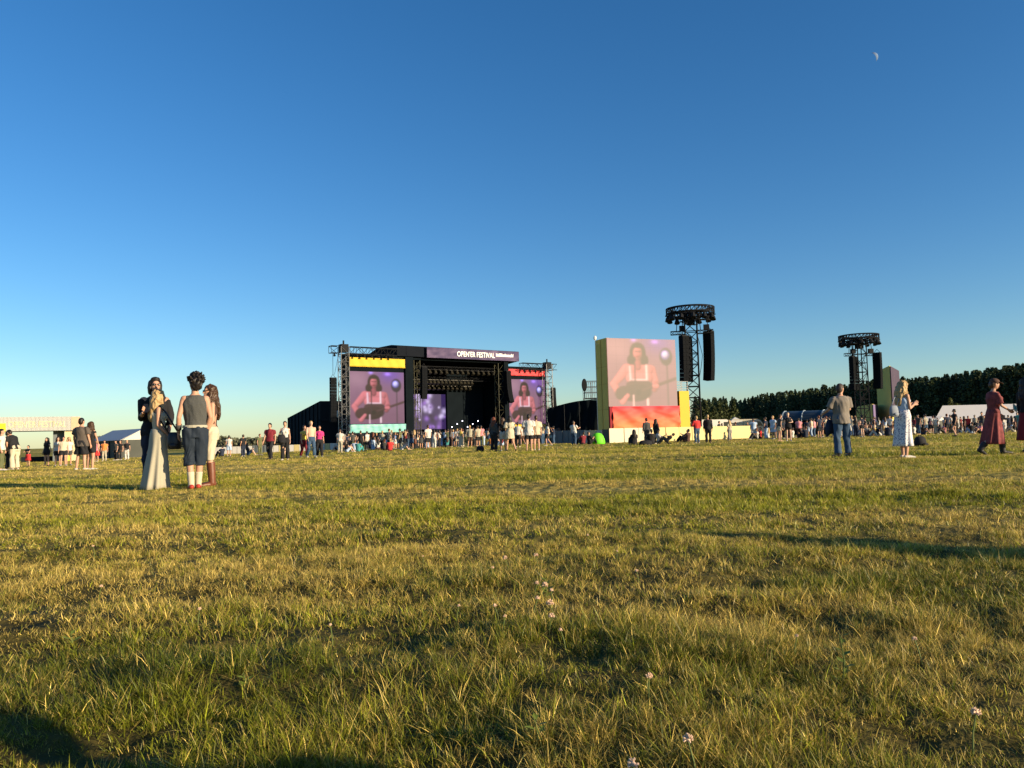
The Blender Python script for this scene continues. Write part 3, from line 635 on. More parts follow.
# people standing just outside the right edge: only their long shadows reach the field in view
def shadow_caster(x, y, label, H=1.75, **kw):
    d = dict(H=H, seed=80 + int(x), hair='short', hairm=HB, wear=(('top', C['greyd'], .84, .6, .03), ('legs', C['denim'], 1.95, .025, 1.0), ('shoes', WSHOE))); d.update(kw)
    return place(d, label, 0, y, 70, .03, loc=(x, y))
shadow_caster(7.6, 1.45, 'person in jeans standing beyond the right edge, shadow falling across the grass')
shadow_caster(8.5, .78, 'second person in jeans beyond the right edge beside the first', 1.68)
shadow_caster(2.2, .03, 'person sitting on the grass beside the viewer beyond the lower right edge', 1.75, **SIT)

# ================================================================= crowd: small single-mesh people
def crowd_template(sp):
    parts, _i = person_parts(sp, .026)
    me = bpy.data.meshes.new('person'); bm = bmesh.new()
    for nm, m, slot in parts:
        n0 = len(bm.faces); bm.from_mesh(m); bm.faces.ensure_lookup_table()
        for f in bm.faces[n0:]: f.material_index = slot if isinstance(slot, int) else 0; f.smooth = True
        bpy.data.meshes.remove(m)
    bm.to_mesh(me); bm.free()
    for mm in (SK, HB, C['black'], C['black'], WSHOE): me.materials.append(mm)
    return me
# slots: 0 skin 1 hair 2 top 3 bottom 4 shoes
TP = []
def tp(kind, pose, **kw): TP.append((kind, pose, crowd_template(kw)))
UPR = ((.10, .05, -.20), (.05, .2, .10))
tp('trousers', 'standing', H=1.78, hair='short', wear=(('top', 2, .86, .6, .03), ('legs', 3, 1.95, .025, 1.0), ('shoes', 4)))
tp('trousers', 'standing', H=1.66, fem=True, hair='long', wear=(('top', 2, .95, .5, .02), ('legs', 3, 1.95, .03, 1.0), ('shoes', 4)))
tp('shorts', 'standing', H=1.80, hair='short', w=1.05, legL=((.04, .0, -.43), (.07, .0, -.82)), wear=(('top', 2, .82, .6, .04), ('legs', 3, .85, .03, 1.0), ('shoes', 4)))
tp('shorts', 'standing', H=1.68, fem=True, hair='pony', armR=((.1, .06, -.25), (.0, .2, -.2)), wear=(('top', 2, 1.0, .1, .015), ('legs', 3, .5, .025, 1.0), ('shoes', 4)))
tp('skirt', 'standing', H=1.66, fem=True, hair='long', wear=(('top', 2, .98, .2, .02), ('skirt', 3, 1.04, .55, .14, .24, .06, (0, 0)), ('shoes', 4)))
tp('skirt', 'standing', H=1.70, fem=True, hair='bun', wear=(('top', 2, .98, 0, .02), ('skirt', 3, 1.04, .12, .14, .28, .06, (0, 0)), ('shoes', 4)))
tp('trousers', 'cheering', H=1.76, hair='short', armL=UPR, armR=UPR, wear=(('top', 2, .86, .6, .03), ('legs', 3, 1.95, .025, 1.0), ('shoes', 4)))
tp('shorts', 'walking', H=1.74, hair='short', wear=(('top', 2, .84, .6, .035), ('legs', 3, .8, .03, 1.0), ('shoes', 4)), **WALK)
NST = len(TP)
tp('trousers', 'sitting', H=1.74, hair='short', wear=(('top', 2, .86, .6, .03), ('legs', 3, 1.9, .025, 1.0), ('shoes', 4)), **SIT)
tp('shorts', 'sitting', H=1.68, fem=True, hair='long', wear=(('top', 2, .95, .4, .02), ('legs', 3, .7, .025, 1.0), ('shoes', 4)), **SIT)
cname = dict(black='black', navy='navy', white='white', cream='cream', greyd='charcoal', grey='grey', brown='brown', red='red', maroon='maroon', denim='denim', blue='blue', lblue='pale blue', pink='pink', olive='olive', yellow='yellow', beige='beige', teal='teal', orange='orange', magenta='magenta')
tops = ['black'] * 8 + ['white'] * 4 + ['greyd'] * 5 + ['navy'] * 5 + ['cream', 'cream', 'grey', 'red', 'maroon', 'blue', 'lblue', 'pink', 'olive', 'beige', 'beige', 'brown', 'teal', 'orange', 'yellow']
bots = ['black'] * 4 + ['denim'] * 4 + ['navy', 'greyd', 'beige', 'white', 'olive', 'lblue', 'cream', 'brown']
hairs = [(HB, 'dark'), (HB, 'dark'), (HBR, 'brown'), (HBR, 'brown'), (HBL, 'blond'), (HR, 'auburn')]
seen = set(); pr = random.Random(11)
def zone(px):
    for lim, z in ((350, 'left of left stage screen'), (378, 'below left screen, left half'), (411, 'below left screen, right half'), (446, 'before the purple stage backdrop'), (475, 'before the dark stage opening'), (506, 'right of the dark stage opening'), (565, 'below the right stage screen'),
                   (700, 'near the big screen'), (752, 'behind the pale barrier'), (785, 'past the pale barrier end'), (812, 'below the dark arched tents'), (838, 'left of grey shirted man'), (868, 'under the farther speaker tower'), (898, 'below the farther screen'), (935, 'between floral skirt and marquee'), (965, 'at white marquee left end'), (990, 'before the white marquee')):
        if px < lim: return z
    return 'at right behind the red dress'
def crowd_person(px, Y, sit=False, yaw=None, top=None, bot=None, ti=None):
    i = ti if ti is not None else (pr.randrange(NST, len(TP)) if sit else pr.choice([0, 0, 1, 1, 2, 2, 3, 4, 5, 6, 7]))
    kind, pose, me = TP[i]
    for _k in range(60):
        t = top or pr.choice(tops); b = bot or pr.choice(bots); hm, hn = pr.choice(hairs)
        lab = '%s haired %s person, %s top, %s %s, %s' % (hn, pose, cname[t], cname[b], kind, zone(px))
        if lab not in seen: break
    seen.add(lab)
    x = xat(px, Y); o = bpy.data.objects.new('person', me); COL.objects.link(o)
    o.location = (x, Y, gzf(x, Y) - .02); s = pr.uniform(.94, 1.05); o.scale = (s, s, s)
    o.rotation_euler = (0, 0, R(yaw if yaw is not None else pr.gauss(8, 35)))
    for si, mm in enumerate((pr.choice([SK, SK, SKT, SKP]), hm, C[t], C[b], pr.choice([WSHOE, WSHOE, DSHOE, TSHOE]))):
        o.material_slots[si].link = 'OBJECT'; o.material_slots[si].material = mm
    tag(o, lab, 'person', 'festival crowd on the field'); return o
for k in range(104):
    u = pr.random(); px = 337 + (506 - 337) * (k + pr.random()) / 104; Y = pr.choice([pr.uniform(66, 73), pr.uniform(73, 94)])
    crowd_person(px, Y, sit=(Y < 73 and pr.random() < .3))
for k in range(16): crowd_person(508 + 54 * (k + pr.random()) / 16, pr.uniform(64, 84), sit=pr.random() < .15)
for px, Y, t, b, ti in ((428, 58, 'white', 'black', 2), (461, 63, 'yellow', 'cream', 5), (340, 59, 'white', 'beige', 0), (390, 57, 'red', 'maroon', 8), (402, 59, 'cream', 'white', 9), (358, 60, 'teal', 'teal', 8), (470, 62, 'beige', 'brown', 2), (478, 62, 'beige', 'black', 2)):
    crowd_person(px, Y, top=t, bot=b, ti=ti)
for k in range(6): crowd_person(221 + 2 * k * 0 + 126 * pr.random() if k else 222, pr.uniform(58, 66), sit=(k < 3), yaw=pr.uniform(0, 360))
for k in range(24): crowd_person(752 + 88 * (k + pr.random()) / 24, pr.uniform(60, 74), sit=pr.random() < .2, yaw=pr.gauss(40, 50))
for k in range(34): crowd_person(838 + 62 * (k + pr.random()) / 34, pr.uniform(60, 84), sit=pr.random() < .55, yaw=pr.gauss(40, 60))
for k in range(40): crowd_person(896 + 134 * (k + pr.random()) / 40, pr.uniform(60, 84), sit=pr.random() < .45, yaw=pr.gauss(40, 60))
for k in range(5): crowd_person(712 + 40 * (k + pr.random()) / 5, pr.uniform(78, 86), yaw=pr.uniform(0, 360))

# the packed mass of people farther in, heads only in view between the rows above: nobody could count it
bm = bmesh.new(); pal = [SK, HB, HBR, HBL, C['black'], C['white'], C['navy'], C['greyd'], C['beige'], C['denim'], C['maroon'], C['lblue'], C['grey']]
lo = []
for kw in (dict(H=1.76, hair='short', wear=(('top', 2, .84, .6, .03), ('legs', 3, 1.95, .03, 1.0))), dict(H=1.68, fem=True, hair='long', wear=(('top', 2, .95, .3, .02), ('legs', 3, 1.95, .03, 1.0)))):
    ps, _i = person_parts(kw, .06); lo.append(ps)
for k in range(190):
    if k < 120: x_, Y_ = xat(338 + 222 * pr.random(), 92), pr.uniform(92, 101)
    else: x_, Y_ = xat(845 + 180 * pr.random(), 92), pr.uniform(86, 97)
    ps = lo[k % 2]; M_ = Matrix.Translation((x_, Y_, gzf(x_, Y_) - .02)) @ Matrix.Rotation(R(pr.gauss(8, 40)), 4, 'Z') @ Matrix.Scale(pr.uniform(.93, 1.06), 4)
    sl_ = (0, pr.choice([1, 1, 2, 3]), pr.choice([4, 4, 5, 5, 6, 7, 8, 10, 11, 12]), pr.choice([4, 6, 7, 9]))
    for nm, m_, slot in ps:
        if not isinstance(slot, int): continue
        n0 = len(bm.faces); v0 = len(bm.verts); bm.from_mesh(m_); bm.faces.ensure_lookup_table(); bm.verts.ensure_lookup_table()
        bmesh.ops.transform(bm, matrix=M_, verts=bm.verts[v0:])
        for f in bm.faces[n0:]: f.material_index = sl_[slot]
me = mesh_of(bm, 'crowd', True)
for m_ in pal: me.materials.append(m_)
tag(link('crowd', me), 'packed mass of festival visitors deep in the field before the stage and the forest', 'crowd', None, 'stuff')
# ================================================================= structures
METAL = mat('dark_metal', (.016, .017, .020), .7, .3, 3, spec=.06); STEEL = mat('galvanised_steel', (.20, .20, .20), .45, .2, 3, metal=.6)
SCRIM = mat('black_scrim', (.006, .009, .012), .95, .35, .7, spec=.03); SCRIM2 = mat('dark_cladding', (.014, .018, .023), .9, .2, .6, spec=.03)
ROOFM = mat('dark_roof_membrane', (.009, .011, .016), .9, .25, .5, spec=.04)
CANVAS = mat('white_canvas', (.56, .54, .50), .7, .05, 1.2); GREYF = mat('grey_fence_panel', (.13, .15, .16), .8, .2, 2)
GREENP = mat('olive_green_cladding', (.56, .45, .13), .85, .12, .8, spec=.05); YELP = mat('yellow_cladding', (.60, .36, .03), .7, .06, 1)
CREAMP = mat('pale_hoarding', (.54, .45, .21), .7, .06, .8); WHITEP = mat('white_hoarding', (.52, .47, .36), .7, .05, .8)
LAMPM = mat('lamp_housing', (.028, .025, .018), .45, .3, 3); SPK = mat('speaker_grille', (.008, .009, .011), .9, .3, 12, spec=.04)
SCREENM = attr_mat('led_screen_picture', rough=.5, emit=.52, diffuse=.015)
for _n in ('led_screen_picture',): MATS[_n].node_tree.nodes['Principled BSDF'].inputs['Specular IOR Level'].default_value = .04
SCREENSUN = attr_mat('led_screen_picture_sunlit', rough=.6, emit=.56, diffuse=.105)
BANM = attr_mat('printed_banner', rough=.75)
GLASSM = mat('dark_glass', (.02, .025, .03), .08, .1, 1, spec=.5); TYRE = mat('tyre_rubber', (.015, .015, .015), .85, .2)

class Plane:
    def __init__(s, a, b):
        s.A = V((a.x, a.y, 0)); d = V((b.x - a.x, b.y - a.y, 0)); s.u = d.normalized(); s.w = d.length
        s.back = V((-s.u.y, s.u.x, 0)); s.rz = math.atan2(s.u.y, s.u.x)
    def F(s, px, py, back=0.0):
        P0 = s.A + s.back * back; d = ray(px, py); t = (P0 - CAM).dot(s.back) / d.dot(s.back)
        p = CAM + d * t; q = p - P0
        return q.dot(s.u), p.z
    def rect(s, x0, y0, x1, y1, back=0.0):
        a = s.F(x0, y0, back); b = s.F(x1, y1, back); c = s.F(x0, y1, back)
        return a[0], c[1], b[0], a[1]            # s0,z0,s1,z1

# ---- picture shown on the video screens (a singer with a guitar)
def draw_picture(n=220):
    x, y = np.meshgrid(np.linspace(0, 1, n), np.linspace(0, 1, n))
    img = np.zeros((n, n, 3)); 
    bgc = np.array(lin(146, 112, 136)); img[:] = bgc
    def mixin(c, a): 
        nonlocal img
        a = np.clip(a, 0, 1)[..., None]; img = img * (1 - a) + np.array(lin(*c)) * a
    mixin((172, 140, 158), np.exp(-((x - .12) ** 2 / .05 + (y - .85) ** 2 / .03)) * .8)
    mixin((128, 96, 176), np.exp(-((x - .75) ** 2 / .06 + (y - .95) ** 2 / .03)) * .9)
    mixin((120, 84, 104), np.clip(.6 - y, 0, 1) * .7)
    mixin((190, 160, 250), np.exp(-((x - .38) ** 2 / .0015 + (y - .98) ** 2 / .0008)))
    mixin((190, 150, 255), np.exp(-((x - .69) ** 2 / .003 + (y - .96) ** 2 / .001)))
    s = .012
    def shade(c, a, sh):
        nonlocal img
        a = np.clip(a, 0, 1)[..., None]; img = img * (1 - a) + np.array(lin(*c)) * sh[..., None] * a
    def ell(cx, cy, rx, ry, c, rot=0, soft=1.0, a=1.0):
        dx, dy = x - cx, y - cy; ca, sa = math.cos(rot), math.sin(rot)
        u = (dx * ca + dy * sa) / rx; v = (-dx * sa + dy * ca) / ry
        d = (np.sqrt(u * u + v * v) - 1) * min(rx, ry); nz = np.sqrt(np.clip(1 - u * u - v * v, 0, 1)); sh = np.clip(.62 - .22 * u + .26 * v + .30 * nz, .35, 1.2)
        shade(c, a * np.clip(.5 - d / (s * 2 * soft), 0, 1), sh)
    def cap(x0, y0, r0, x1, y1, r1, c, a=1.0):
        dx, dy = x1 - x0, y1 - y0; t = np.clip(((x - x0) * dx + (y - y0) * dy) / (dx * dx + dy * dy), 0, 1)
        rr_ = r0 + (r1 - r0) * t; ex, ey = (x - x0 - t * dx) / rr_, (y - y0 - t * dy) / rr_; d = (np.hypot(ex, ey) - 1) * rr_; nz = np.sqrt(np.clip(1 - ex * ex - ey * ey, 0, 1)); sh = np.clip(.66 - .20 * ex + .24 * ey + .30 * nz, .35, 1.2)
        shade(c, a * np.clip(.5 - d / (s * 2), 0, 1), sh)
    skin, skd = (206, 132, 142), (168, 100, 112)
    # spotlight in the rear
    cap(.86, 0, .008, .86, .62, .008, (84, 66, 84)); ell(.85, .74, .095, .13, (70, 58, 82)); ell(.84, .765, .066, .072, (150, 140, 225)); ell(.84, .77, .045, .05, (214, 210, 255))
    # hair back, body
    ell(.435, .79, .115, .155, (66, 44, 48)); ell(.345, .68, .065, .085, (70, 46, 50)); ell(.525, .68, .06, .09, (70, 46, 50))
    cap(.27, .55, .075, .08, .33, .048, skin); cap(.08, .33, .05, .2, .07, .04, skin)
    cap(.62, .54, .07, .69, .33, .045, skin); cap(.69, .33, .045, .66, .25, .04, skd)
    cap(.32, .54, .075, .58, .54, .075, skin); cap(.34, .42, .09, .56, .42, .09, skin)
    cap(.43, .58, .05, .43, .70, .045, skd); ell(.432, .785, .066, .098, skin); ell(.455, .77, .03, .07, skd, 0, 2, .6)
    ell(.41, .81, .016, .008, (90, 50, 60)); ell(.46, .81, .016, .008, (90, 50, 60)); ell(.43, .735, .024, .010, (150, 50, 66)); ell(.435, .89, .075, .03, (66, 44, 48))
    cap(.335, .36, .045, .54, .36, .045, (226, 198, 210)); cap(.315, .58, .016, .325, .36, .022, (226, 198, 210)); cap(.555, .6, .018, .56, .02, .018, (230, 206, 216))
    cap(.33, .3, .08, .55, .3, .08, (88, 58, 66)); ell(.40, .2, .22, .125, (74, 48, 54), .08); ell(.22, .19, .13, .11, (80, 52, 58)); cap(.5, .24, .022, .99, .415, .02, (92, 62, 70)); ell(.42, .21, .045, .04, (36, 22, 30))
    cap(.355, .0, .014, .355, .16, .014, (224, 196, 206)); cap(.2, .07, .04, .27, .16, .03, skin); cap(.70, .3, .035, .66, .30, .03, skin)
    cap(.385, .62, .009, .385, .2, .009, (76, 56, 70)); ell(.385, .69, .018, .03, (60, 44, 56))
    for _b in range(1):
        for ax in (0, 1): img = (img + np.roll(img, 1, ax) + np.roll(img, -1, ax) + np.roll(img, 2, ax) + np.roll(img, -2, ax)) / 5
    img = img ** 1.35 * 1.30
    img *= (1 + .12 * (fbm(x * 9, y * 9, 9, 3) - .5)[..., None])
    return img
PIC = draw_picture()
def pic_at(X, Z):
    n = PIC.shape[0]; u = np.clip(X * (n - 1), 0, n - 1).astype(int); v = np.clip(Z * (n - 1), 0, n - 1).astype(int); return PIC[v, u]
def pic_warm(X, Z):
    seam = 1 - .13 * ((np.abs((X * 8) % 1 - .5) > .47) | (np.abs((Z * 8) % 1 - .5) > .47)); p = pic_at(X, Z) * seam[..., None]; return p * np.array([1.12, .84, .62]) * 1.0 + np.array([.06, .035, .01])  # warm tint and lifted darks put washing sunlight into the picture colour
def bokeh(X, Z):
    im = np.zeros(X.shape + (3,)) + np.array(lin(62, 44, 92)) ; r = np.random.default_rng(4)
    for k in range(46):
        cx, cy, rr = r.random(), r.random(), r.uniform(.02, .08); a = np.exp(-((X - cx) ** 2 + (Z - cy) ** 2) / rr ** 2)[..., None]
        c = np.array(lin(*[(225, 205, 255), (160, 110, 215), (118, 78, 160), (40, 26, 56)][k % 4])); im = im * (1 - a * .8) + c * a * .8
    for cx in (.1, .16, .22):
        a = (np.exp(-((X - cx) / .018) ** 2) * np.clip((Z - .3) * 4, 0, 1))[..., None]; im = im * (1 - a) + np.array(lin(230, 210, 255)) * a
    return im
def flat(c, amt=.12, sc=5):
    c = np.array(c)
    def f(X, Z): return c * (1 + amt * (fbm(X * sc, Z * sc, 3, 3) - .5) * 2)[..., None]
    return f
def grad(c0, c1):
    c0, c1 = np.array(c0), np.array(c1)
    def f(X, Z): return c0 + (c1 - c0) * Z[..., None]
    return f
def watery(X, Z):
    a = fbm(X * 9, Z * 5, 5, 3)[..., None]; return np.array((.07, .33, .36)) * (1 - a) + np.array((.33, .56, .50)) * a
def purple_print(X, Z):
    a = np.clip(fbm(X * 14, Z * 4, 6, 3) * 1.6 - .3, 0, 1)[..., None]; return np.array((.020, .015, .060)) * (1 - a) + np.array((.11, .08, .15)) * a
def text_obj(name, body, size, m, parent, loc, rot, width=None, ext=.03):
    cu = bpy.data.curves.new(name, 'FONT'); cu.body = body; cu.size = size; cu.extrude = ext; cu.offset = size * .012; cu.align_x = 'LEFT'
    o = bpy.data.objects.new('t', cu); COL.objects.link(o); dg = bpy.context.evaluated_depsgraph_get()
    me = bpy.data.meshes.new_from_object(o.evaluated_get(dg)); bpy.data.objects.remove(o)
    xs = [v.co.x for v in me.vertices]; w = max(xs) - min(xs)
    t = link(name, me, m, parent); me.materials.clear(); me.materials.append(m)
    t.location = loc; t.rotation_euler = rot
    if width: t.scale = (width / w, 1, 1)
    return t
def lbox(name, m, parent, *bs, bev=0):
    bm = bmesh.new()
    for b in bs: box(bm, *b)
    return obj(name, bm, m, parent)
def spotlight(name, m, parent, p, down=True, s=.22):
    bm = bmesh.new(); d = V((0, -.35, -1)).normalized()
    loft(bm, [(V(p) + d * t * s, frame_of(d)[0] * r * s, frame_of(d)[1] * r * s) for t, r in ((-.2, .35), (.3, .6), (1.0, .75), (1.35, .85))], 8)
    box(bm, p[0] - s * .75, p[0] + s * .75, p[1] - .03, p[1] + .03, p[2] + s * .2, p[2] + s * .6)
    return obj(name, bm, m, parent)
def line_array(label, loc, rz, n, ch, w, d, curve, group=None):
    """column of cabinets hanging down from loc"""
    root = thing('line_array_speaker', label, 'loudspeaker', loc, rz, group); y = 0; z = 0; a = 0
    bm = bmesh.new(); box(bm, -w / 2, w / 2, -d * .4, d * .4, -.06, .06); bar(bm, (-w * .4, 0, .06), (0, 0, .5), .03); bar(bm, (w * .4, 0, .06), (0, 0, .5), .03); obj('hanging_frame', bm, METAL, root)
    z = -.08; first = None
    for i in range(n):
        a = R(curve) * (i / n) ** 1.6
        if first is None:
            bm = bmesh.new(); pts = [V((-w / 2, -d / 2, -ch * .48)), V((w / 2, -d / 2, -ch * .48)), V((w * .46, d / 2, -ch * .40)), V((-w * .46, d / 2, -ch * .40))]
            prism(bm, pts, V((0, 0, ch * .97))); box(bm, -w * .12, w * .12, -d * .53, -d * .5, -ch * .4, ch * .3)
            o = obj('cabinet', bm, SPK, root); first = o
        else:
            o = first.copy(); COL.objects.link(o); o.parent = root
        o.location = (0, y + ch * .5 * math.sin(a), z - ch * .5 * math.cos(a)); o.rotation_euler = (a, 0, 0)
        y += ch * math.sin(a); z -= ch * math.cos(a)
    return root

# ---- main stage
ST = Plane(at(349, 425, 105), at(546, 425, 125))
F = ST.F
Sorg = V((ST.A.x, ST.A.y, 0)); G0 = -.9
stage = thing('festival_stage', 'huge black festival stage with dark roof and a purple name banner above its opening', 'stage', Sorg, ST.rz)
sL, sR = F(406, 400)[0], F(508, 400)[0]; mL, mR = F(413, 400)[0], F(499, 400)[0]
ztL, zbL = F(427, 347, -.8)[1], F(427, 357.4, -.8)[1]
rL = F(397, 345, -.3)[0]; bL = F(427, 350, -.8)[0]; bR = F(519, 358, -.8)[0]
zr = F(397, 343.5, -.3)[1]
bm = bmesh.new()
prof = [(-.3, zbL + .1), (-.3, zr - .25), (1.5, zr), (6, zr + .1), (11, zr - .9), (15, zr - 2.6), (15, zbL - 1.0)]
prism(bm, [V((rL, b, z)) for b, z in prof], V((bR - rL + .3, 0, 0)))
for i in range(7):
    s = rL + (bR - rL) * (i + .5) / 7; box(bm, s - .06, s + .06, -.34, -.302, zbL + .15, zr - .3)
obj('roof', bm, ROOFM, stage)
ban = color_grid('name_banner', bR - bL, ztL - zbL, 60, 6, purple_print, {'m': BANM}, stage, None, (bL, -.8, zbL), .12)
WTXT = emis('pale_glow_lettering', (.85, .83, .78), .25); WTXT.node_tree.nodes['Principled BSDF'].inputs['Base Color'].default_value = (.55, .53, .48, 1)  # printed letters carry a faint added glow in their material
def PX(px): return F(px, 355, -.85)[0]
text_obj('lettering', "OPEN'ER FESTIVAL", (ztL - zbL) * .72, WTXT, ban, (PX(457), -.86, zbL + (ztL - zbL) * .24), (R(90), 0, 0), PX(494.5) - PX(457), .02)
bm = bmesh.new(); r_ = random.Random(5)
for i in range(22):
    s = PX(496) + (PX(513.5) - PX(496)) * i / 22; h = r_.choice([.35, .35, .5]); box(bm, s, s + (PX(513.5) - PX(496)) / 22 * .68, -.86, -.803, zbL + .62, zbL + .62 + h)
obj('small_lettering', bm, WTXT, ban)
lbox('side_wall', SCRIM, stage, (sL, sL + .3, .1, 14, G0, zbL + .05)); lbox('side_wall', SCRIM, stage, (sR - .3, sR, .1, 14, G0, zbL + .05))
lbox('back_wall', SCRIM, stage, (sL + .3, sR - .3, 13.4, 13.8, G0, zbL + .05))
lbox('stage_floor', SCRIM2, stage, (sL + .32, sR - .32, 0, 13.3, G0, 1.1))
lbox('ceiling', SCRIM, stage, (sL + .32, sR - .32, .2, 13.3, zbL - .3, zbL - .05))
lbox('proscenium', SCRIM, stage, (sL - .1, mL, -.2, .6, G0, zbL + .02)); lbox('proscenium', SCRIM, stage, (mR + 1.0, sR + .1, -.2, .6, G0, zbL + .02))
a = F(413.5, 394, 7); b = F(446, 429, 7)
color_grid('backdrop_screen', b[0] - a[0], a[1] - b[1], 60, 60, bokeh, {'m': SCREENM}, stage, None, (a[0], 7, b[1]), .1)
lbox('dark_drape', SCRIM, stage, (F(447, 400, 6)[0], mR + .9, 6.0, 6.4, 1.11, zbL - .4))
for (px, back, size) in ((416, .9, 1.0), (500, .6, 1.1)):
    s = F(px, 400, back)[0]; bm = bmesh.new(); truss(bm, (s, back, 1.12), (s, back, zbL - .35), size, 1.2, .05); obj('column_truss', bm, mat('olive_truss', (.06, .058, .035), .5, .3, 3), stage)
zt1, zt2 = F(430, 368, 1.5)[1], F(430, 379, 4)[1]
for zz, bk in ((zt1, 1.5), (zt2, 3.2), (zt2 - .6, 5.0)):
    bm = bmesh.new(); truss(bm, (mL + .3, bk, zz), (mR + .6, bk, zz), .5, 1.0, .035); obj('lighting_truss', bm, METAL, stage)
for zz, bk, n, x0, x1 in ((zt1 - .4, 1.5, 16, mL + .8, mR), (zt2 - .35, 3.2, 18, mL + .6, mL + (mR - mL) * .8), (zt2 - 1.1, 5.0, 16, mL + .5, mL + (mR - mL) * .85)):
    for i in range(n): spotlight('stage_light', LAMPM, stage, (x0 + (x1 - x0) * i / (n - 1), bk, zz), s=.36)
lit = emis('lit_lamp', (.9, .85, 1.0), 2.5)
for i in range(6):
    p = F(452 + 5.2 * i, 427 - (i % 3) * 3, 4); bm = bmesh.new(); ellipsoid(bm, V((p[0], 4, p[1])), (.09, .09, .09), None, 8); obj('lit_lamp', bm, lit, stage)
line_array('black loudspeaker column at the left side of the stage opening', Sorg + ST.u * F(424, 380, -.6)[0] + ST.back * -.6 + V((0, 0, F(424, 367, -.6)[1])), ST.rz, 11, .42, .85, .6, 8, 'main loudspeaker columns of the stage')
line_array('black loudspeaker column at the right side of the stage opening', Sorg + ST.u * F(508, 380, -.6)[0] + ST.back * -.6 + V((0, 0, F(508, 371, -.6)[1])), ST.rz, 12, .42, .85, .6, -24, 'main loudspeaker columns of the stage')

def video_wall(label, fx0, fx1, ftop, led, top_b, top_c, bot_b, bot_f, back0):
    s0, s1 = F(fx0, 400)[0], F(fx1, 400)[0]
    root = thing('video_wall', label, 'video screen', Sorg + ST.u * s0, ST.rz)
    o = -s0
    lbox('frame', SCRIM, root, (0, s1 - s0, .12, 2.2, G0, F(fx0, ftop)[1]))
    a = ST.rect(*led); color_grid('led_screen', a[2] - a[0], a[3] - a[1], 110, 110, pic_at, {'m': SCREENM}, root, None, (a[0] + o, 0, a[1]), .1)
    a = ST.rect(*top_b, -.15); color_grid('top_banner', a[2] - a[0], a[3] - a[1], 40, 6, flat(top_c, .08), {'m': BANM}, root, lambda X, Z: .04 * np.sin(X * 40 + Z * 3), (a[0] + o, -.15, a[1]), .06)
    a = ST.rect(*bot_b, -.15); color_grid('bottom_banner', a[2] - a[0], a[3] - a[1], 60, 8, bot_f, {'m': BANM}, root, lambda X, Z: .05 * np.sin(X * 55 + Z * 2), (a[0] + o, -.15, a[1]), .06)
    return root, o
vw1, o1 = video_wall('large left stage screen with yellow banner above and turquoise banner below', 347.5, 411.5, 353, (349.3, 371, 404.5, 424), (349, 357, 408.5, 366.3), (.58, .38, .035), (349, 424.6, 410, 433.2), watery, 0)
vw2, o2 = video_wall('right stage screen with red banner above and yellow banner below', 503.5, 547, 366, (507.5, 379, 545.8, 424), (504, 368.6, 544.8, 375.2), (.60, .06, .07), (512, 424.6, 545.6, 432.5), flat((.60, .40, .04)), 0)
def wing_truss(root, o, px_t, py_t, tx0, tx1, ty, sz, back=-.9):
    s, z = F(px_t, py_t, back); bm = bmesh.new(); truss(bm, (s + o, back, G0), (s + o, back, z), sz, 1.0, .055, .035); obj('truss_tower', bm, STEEL, root)
    bm = bmesh.new(); box(bm, s + o - sz * .45, s + o + sz * .45, back - sz * .45, back + sz * .45, z - .75, z + .35); bar(bm, (s + o, back, z + .35), (s + o, back, z + .9), .12); obj('tower_head', bm, METAL, root)
    x0, zz = F(tx0, ty, back); x1 = F(tx1, ty, back)[0]
    zz = F(px_t, ty, back)[1]
    bm = bmesh.new(); truss(bm, (x0 + o, back, zz), (s + o - sz * .65, back, zz), .95, 1.0, .05, .032); truss(bm, (s + o + sz * .65, back, zz), (x1 + o, back, zz), .95, 1.0, .05, .032)
    n = int((x1 - x0) / 1.1)
    obj('top_truss', bm, METAL, root)
    for i in range(n): 
        xx = x0 + o + .6 + i * 1.1
        if abs(xx - s - o) > sz: spotlight('lamp', METAL, root, (xx, back, zz - .6), s=.22)
wing_truss(vw1, o1, 343.5, 347, 330, 398, 350, 1.15); wing_truss(vw2, o2, 547, 364.5, 521, 555, 367, 1.15)
def hang(px, py0, back): 
    s, z = F(px, py0, back); return Sorg + ST.u * s + ST.back * back + V((0, 0, z))
p = hang(333, 378, -.9); line_array('black loudspeaker column hanging left of the left stage screen', p, ST.rz, 14, .42, .85, .6, 6)
cb = thing('hanging_cable', 'thin cable holding the loudspeaker column left of the stage', 'cable', p); bm = bmesh.new(); bar(bm, (0, 0, .45), (0, 0, F(333, 354, -.9)[1] - p.z), .03); bar(bm, (.2, 0, .45), (.75, 0, F(333, 356, -.9)[1] - p.z), .025); obj('cable', bm, METAL, cb)
p = hang(553, 388, -.6); line_array('short dark loudspeaker column hanging right of the right stage screen', p, ST.rz, 9, .40, .7, .6, -10)

